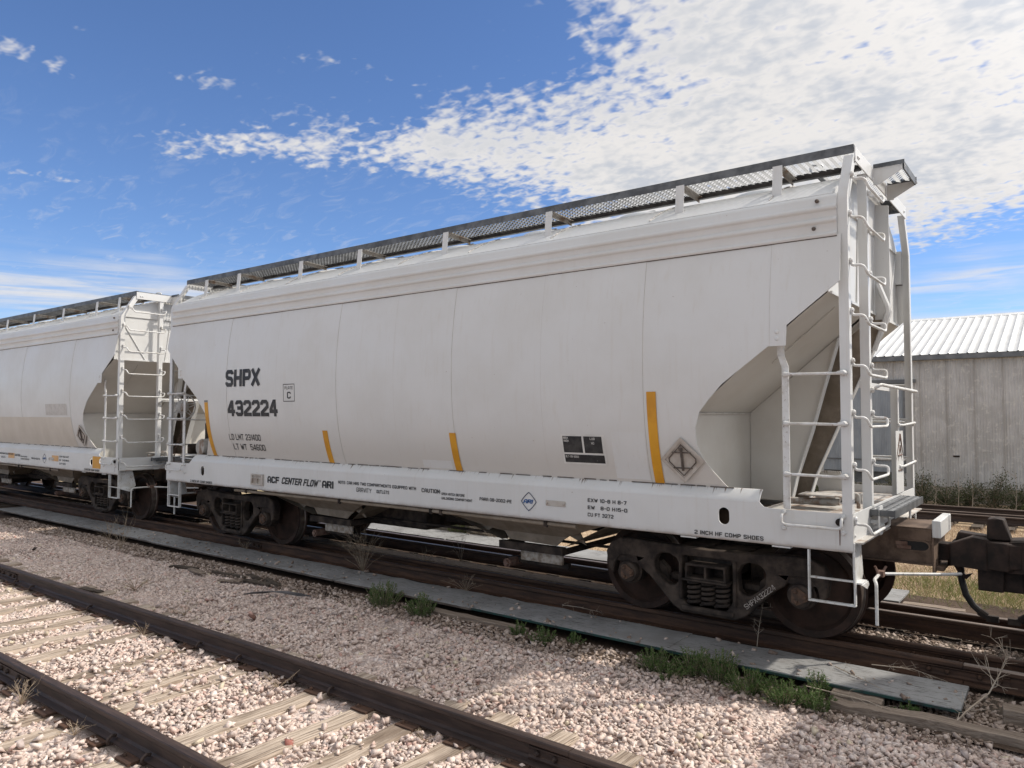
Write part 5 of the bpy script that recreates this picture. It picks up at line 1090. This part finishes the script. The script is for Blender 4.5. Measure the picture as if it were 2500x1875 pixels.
twig('dry_sapling', [(4.583, -.95, -.16), (4.60, -.95, .0), (4.62, -.94, .14), (4.645, -.93, .29)], .0045, 'thin bare sapling standing in front of the right truck', 'sapling', 5, 9, .13, 'dead')
twig('fallen_twig', [(2.30, -.93, -.09), (2.55, -.96, -.07), (2.80, -.93, -.09)], .004, 'dry twig against the near rail below the right hopper', 'twig', 6, 9, .14)
twig('fallen_twig', [(2.6, -3.9, -.2), (3.0, -3.3, -.185), (3.3, -3.0, -.19)], .003, 'long thin straw lying on the gravel beyond the front track', 'twig', 7, 3, .2)
def tuft(loc, h, spread, n, label, seed, mt='bark', group='dry weed tufts'):
    r = np.random.default_rng(seed); root = tag(empty('dry_weed', loc), label, 'dry weed', group); m = MB()
    for k in range(n):
        a = r.uniform(0, 2*math.pi); rr = spread*r.uniform(.2, 1); hh = h*r.uniform(.35, 1); p1 = np.array([rr*.4*math.cos(a), rr*.4*math.sin(a), hh*.55]); p2 = np.array([rr*math.cos(a), rr*math.sin(a), hh]); m.tube([(0, 0, 0), p1, p2], [.0026, .0020, .0010], 4)
        for _ in range(3):
            t = r.uniform(.3, .95); p = p1*(1-t)+p2*t; d = (p2-p1)/np.linalg.norm(p2-p1)+r.normal(0, .6, 3); m.tube([p, p+d*hh*.25], [.0018, .0008], 4)
    m.build('stem', mt, root); return root
for i, a in enumerate((((-1.15, -.93, -.16), .58, .36, 34, 'bushy dry weed standing against the rail below the left hopper'), ((-6.1, -2.05, -.22), .55, .40, 14, 'sparse tall dry weed at the left beside the boards'), ((-7.2, -1.75, -.2), .35, .3, 14, 'dry weed farthest left beside the boards'), ((-4.05, -.95, -.16), .22, .22, 12, 'low dry weed by the rail joint at left'), ((.80, -.92, -.16), .22, .30, 14, 'low dry weed at the rail in front of the middle opening'), ((-.85, .0, -.2), .28, .30, 16, 'pale dry weed on the plank between the rails'), ((-.6, .6, -.2), .4, .16, 8, 'dark thin weed before the far rail in the middle opening'),
     ((.30, -5.80, -.22), .17, .17, 18, 'dry weed outside the near front rail by its joint bar'), ((1.25, -5.79, -.22), .12, .14, 14, 'dry weed outside the near front rail by a tie plate'), ((2.7, -5.80, -.22), .12, .12, 12, 'dry weed outside the near front rail at the bottom edge'), ((-.75, -4.30, -.22), .14, .12, 12, 'dry weed inside the far front rail at the middle'), ((1.65, -4.33, -.22), .12, .16, 14, 'dry weed inside the far front rail right of the middle'), ((-2.9, -3.35, -.22), .18, .35, 26, 'straw tuft on the gravel beyond the far front rail'), ((-1.2, -3.6, -.22), .16, .22, 16, 'thin straw tuft close beyond the far front rail'), ((3.35, -4.32, -.22), .10, .12, 10, 'dry weed inside the far front rail at the lower right'))): tuft(*a, 200+i)
# grass beyond the far boards
def grass(name, x0, x1, y0, y1, n, h, mt, seed, label, cond=None):
    r = np.random.default_rng(seed); P_ = np.c_[r.uniform(x0, x1, n), r.uniform(y0, y1, n), np.full(n, -.262)]
    if cond is not None: P_ = P_[cond(P_[:, 0], P_[:, 1], r)]
    n = len(P_); d = unit(r.normal(size=(n, 3))*np.array([.55, .55, .2])+np.array([0, 0, .8])); o = link(name, leaves_mesh(name, P_, d, h*r.uniform(.4, 1.3, n), .0065*r.uniform(.6, 1.5, n), np.clip(r.normal(.5, .28, n), 0, 1), mt)); return tag(o, label, 'grass', kind='stuff')
grass('dry_grass', .5, 9.5, 2.75, 10.3, 52000, .095, 'straw', 31, 'dry straw-coloured grass covering the ground beyond the track')
grass('dry_grass', -9, .5, 2.9, 10.3, 14000, .11, 'straw', 32, 'dry straw-coloured grass hidden mostly behind the cars')
def gp(x, y, r): return r.random(len(x)) < .6*np.exp(-((x-6.1)/.9)**2-((y-3.3)/.9)**2)+.5*np.exp(-((x-6.9)/.5)**2-((y-3.2)/.7)**2)+.3*np.exp(-((x-5.5)/.5)**2-((y-3.6)/.5)**2)
grass('green_grass', 3.8, 8.5, 2.3, 5.8, 26000, .16, 'green_grass', 33, 'green and yellow grass clumps just beyond the far rail', gp)
weed((-2.35, 2.5, -.25), .62, .22, 46, 40, 'grey-green weed seen under the car between the hoppers', 140, 'pale_shrub', 'weeds beyond the far boards', .04, .008)
tuft((-1.85, 2.52, -.25), .60, .32, 60, 'golden straw clump beside the grey-green weed under the car', 141, 'dead', 'weeds beyond the far boards'); tuft((-1.5, 2.48, -.25), .45, .3, 40, 'golden straw clump partly hidden by the right hopper', 142, 'dead', 'weeds beyond the far boards')
# shrubs along the building
def shrub(loc, rx, h, n, label, seed, mt='shrub', name='shrub'):
    r = np.random.default_rng(seed); root = tag(empty(name, loc), label, 'shrub', 'shrubs along the iron building'); k = 16; a = r.uniform(0, 2*math.pi, k); rr = rx*np.sqrt(r.random(k)); top = np.c_[rr*np.cos(a), rr*np.sin(a)*.7, h*r.uniform(.45, 1.0, k)*(1-.3*(rr/rx)**2)]
    m = MB()
    for p in top: m.tube([(0, 0, 0), p*np.array([.4, .4, .5])+r.normal(0, .03, 3), p], [.012, .008, .003], 4)
    m.build('stem', 'bark', root); j = r.integers(0, k, n); t = r.uniform(.12, 1.05, n); C = top[j]*np.c_[t**.7, t**.7, t]+r.normal(0, 1, (n, 3))*np.array([.10, .09, .055])*rx/.5; C[:, 2] = np.abs(C[:, 2]); d = unit(r.normal(size=(n, 3))+np.array([0, 0, .5])); tint = np.clip(.2+.6*(C[:, 2]/h)+r.normal(0, .22, n), 0, 1)
    link('foliage', leaves_mesh('foliage', C, d, .055*r.uniform(.5, 1.4, n), .020*r.uniform(.6, 1.4, n), tint, mt), root); return root
SH = [(1.2, 14.7, .6, .9), (2.1, 14.6, .6, .8), (3.0, 14.8, .55, .9), (3.75, 14.6, .55, 1.15), (4.35, 14.3, .45, .8), (4.85, 14.8, .5, .9), (5.35, 14.5, .55, 1.30), (5.95, 14.2, .45, .95), (6.35, 14.8, .5, .9), (6.85, 14.5, .5, 1.0), (7.5, 14.7, .55, 1.1), (8.3, 14.7, .6, 1.0)]
for i, (x, y, rx, h) in enumerate(SH): shrub((x, y, -.26), rx, h*.82, 1500, f'dark green shrub against the iron building, {ORD[i]} from the left', 300+i)
shrub((6.25, 13.2, -.26), .22, .55, 900, 'small yellow-green shrub in front of the dark shrubs at the right', 330, 'pale_shrub')
for i, x in enumerate((4.2, 4.7, 5.0, 5.9)): twig('dry_stalk', [(x, 13.4, -.26), (x+.03, 13.4, .2), (x+.02, 13.42, .62+.1*(i % 2))], .008, f'bare dry stalk before the dark shrubs, {ORD[i]} from the left', 'stalk', 350+i, 8, .3, 'dead', 'dry stalks before the shrubs')
# ------------------------------------------------------------------ scraps on the gravel
SCR = [(-3.72, -2.22, .50, .10, .25, 'leftmost splintered board of the rotten scraps'), (-3.30, -2.26, .45, .07, -.1, 'second splintered board from the left in the rotten scraps'), (-2.70, -2.10, .75, .05, .08, 'long thin dark strip in the rotten scraps'), (-2.30, -1.96, .40, .08, -.2, 'dark splinter close to the boards in the rotten scraps'), (-1.95, -2.12, .55, .10, .15, 'wide dark scrap second from the right'), (-1.75, -2.02, .50, .06, -.25, 'rightmost splintered scrap beside the rubber strip'), (-2.35, -2.30, .35, .09, .3, 'pale scrap lying nearest in the rotten scraps')]
for i, (x, y, L_, w_, a, lab) in enumerate(SCR): o = plank('wood_scrap', x-L_/2, x+L_/2, y-w_/2, y+w_/2, -.21, -.188+.006*(i % 3), 'timber' if i in (1, 6) else 'tie_dark', lab, 'wood scrap', 'rotten wood scraps on the gravel', a, 6, 400+i, .014)
m = MB(); n = 12; vs = []
for i in range(n+1):
    t = i/n; z = -.185+.045*math.sin(t*math.pi)*(1-.3*t); vs += [(-1.48+.62*t, -2.64+.36*t, z), (-1.30+.62*t, -2.46+.36*t-.10*t, z+.004), (-1.30+.62*t, -2.46+.36*t-.10*t, z-.008), (-1.48+.62*t, -2.64+.36*t, z-.012)]
m._add(vs, [(4*i+j, 4*i+(j+1) % 4, 4*i+4+(j+1) % 4, 4*i+4+j) for i in range(n) for j in range(4)]+[(3, 2, 1, 0), tuple(4*n+j for j in range(4))]); o = m.build('rubber_strip', 'rubberstrip', None, 40); tag(o, 'curled grey rubber strip lying on the gravel right of the wood scraps', 'rubber strip')
plank('wood_scrap', -3.55, -3.1, -3.75, -3.66, -.215, -.195, 'tie_dark', 'short dark stick on the gravel beyond the far front rail at left', 'wood scrap', None, .1, 5, 420, .01)
for i, (x, y, s, lab, pal) in enumerate(((-7.275, -2.956, .05, 'single dark lump of rock on the pale gravel at far left', [((.05, .04, .035), 1)]), (-.455, -3.198, .06, 'upright dark red stone on the gravel in the middle', [((.16, .085, .065), 1)]), (2.62, -4.93, .05, 'red stone between the two lowest ties', [((.40, .16, .13), 1)]))):
    o = stones('loose_stone', np.array([[x, y, -.20]]), np.array([s]), pal, 500+i, lab); del o['kind']; o['category'] = 'stone'
# ------------------------------------------------------------------ iron building
bd = tag(empty('iron_building', (6, 15.5, -.26)), 'weathered corrugated iron building with pale ribbed roof behind the cars', 'building')
YW = 15.5; X0, X1 = -3.0, 15.48; PW = .66
def B_(o): o.parent = bd; o.matrix_parent_inverse = Matrix.Translation((-6, -15.5, .26)); return o
def corr(w_, h, per, amp, nseg=8):
    n = int(round(w_/per*nseg)); xs = np.linspace(0, w_, n+1); V = []; F = []
    for x in xs: y = -amp*math.cos(2*math.pi*x/per); V += [(x, y, 0), (x, y, h)]
    for i in range(n): F.append((2*i, 2*i+2, 2*i+3, 2*i+1))
    return np.array(V), F
V, F = corr(PW+.02, 3.64, .0675, .0085); wp = np_mesh('wall_panel', V, F, 'wall', smooth=True); wp.polygons.foreach_set('use_smooth', [True]*len(wp.polygons))
nP = int((X1-X0)/PW)
for i in range(nP):
    x = X0+i*PW
    if 1.0 < x+PW/2 < 3.1: continue
    B_(MB().box(x-.005, x+.005, YW-.016, YW-.009, .15, 3.79).build('panel_lap', 'lap'))
    o = B_(link('wall_panel', wp, None, loc=(x, YW-.003*(i % 2), .15))); o.rotation_euler.y = random.uniform(-.002, .002)
V, F = corr(.66, .75, .0675, .0085); hp = np_mesh('header_panel', V, F, 'wall'); hp.polygons.foreach_set('use_smooth', [True]*len(hp.polygons))
for k in range(4): B_(link('wall_panel', hp, None, loc=(.96+.66*k-.0, YW-.004*(k % 2), 3.06)))
V, F = corr(2.28, 2.55, .045, .006, 6); dp = np_mesh('sliding_door', V, F, 'door'); dr = B_(link('sliding_door', dp, None, loc=(.98, YW-.06, .50)))
m = MB().box(0, 2.28, -.03, -.012, 2.50, 2.60).box(0, 2.28, -.03, -.012, .32, .36).box(2.20, 2.29, -.05, -.010, 0, 2.6); m.build('door_frame', 'trim', dr)
B_(MB().box(.5, 3.5, YW-.13, YW-.02, 3.06, 3.16).build('door_track', 'trim')); B_(MB().box(3.30, 3.40, YW-.06, YW+.05, .15, 3.05).build('door_post', 'door'))
B_(MB().box(X0, X1, YW-.02, YW+.15, -.36, .16).build('foundation', 'concrete')); B_(MB().box(X0+.01, X1-.01, YW+.08, 25.5, .0, 3.7).build('inner_wall', 'trim'))
EZ, RZ, YR = 3.83, 5.42, 20.5; YE = YW-.22; sl = Vector((0, YR-YE, RZ-EZ)); SL = sl.length; PWR = .914; ang = math.atan2(RZ-EZ, YR-YE)
V = []; F = []; prof = []
for k in range(4): b = k*.2285; prof += [(b, 0), (b+.075, 0), (b+.090, .022), (b+.115, .022), (b+.130, 0)]
prof.append((.914+.004, 0))
for x, z in prof: V += [(x, 0, z), (x, SL, z)]
for i in range(len(prof)-1): F.append((2*i, 2*i+2, 2*i+3, 2*i+1))
rpm = np_mesh('roof_panel', np.array(V), F, 'roofing')
for i in range(int((X1-X0+.6)/PWR)):
    o = B_(link('roof_panel', rpm, None, loc=(X0-.3+i*PWR, YE, EZ))); o.rotation_euler.x = ang
    o = B_(link('roof_panel', rpm, None, loc=(X0-.3+(i+1)*PWR, 2*YR-YE, EZ))); o.rotation_euler = (ang, 0, math.pi)
B_(MB().prism([(YR-.22, RZ-.055), (YR, RZ+.035), (YR+.22, RZ-.055), (YR+.22, RZ-.065), (YR, RZ+.022), (YR-.22, RZ-.065)], 'x', X0-.3, X1+.1).build('ridge_cap', 'roofing')); B_(MB().box(X0-.3, X1+.1, YE-.005, YE+.02, EZ-.14, EZ-.012).box(X0-.3, X1+.1, YE+.021, YW+.01, EZ-.14, EZ-.125).build('eave_trim', 'trim'))
for s_, x in ((0, X0), (1, X1)): B_(MB().prism([(YW, 3.6), (2*YR-YW, 3.6), (YR, RZ-.03)], 'x', x-.01, x+.01).build('gable', 'wall'))
for i, (x, z, w_, h) in enumerate(((4.05, 1.32, .42, .02), (5.9, 1.55, .30, .35), (4.95, 1.15, .34, .02), (6.05, .95, .2, .18), (3.55, .45, .25, .2), (4.38, .98, .16, .05))): B_(MB().box(x, x+w_, YW-.020, YW-.012, z, z+h).build('wall_patch', 'black_iron' if i == 5 else 'wall'))
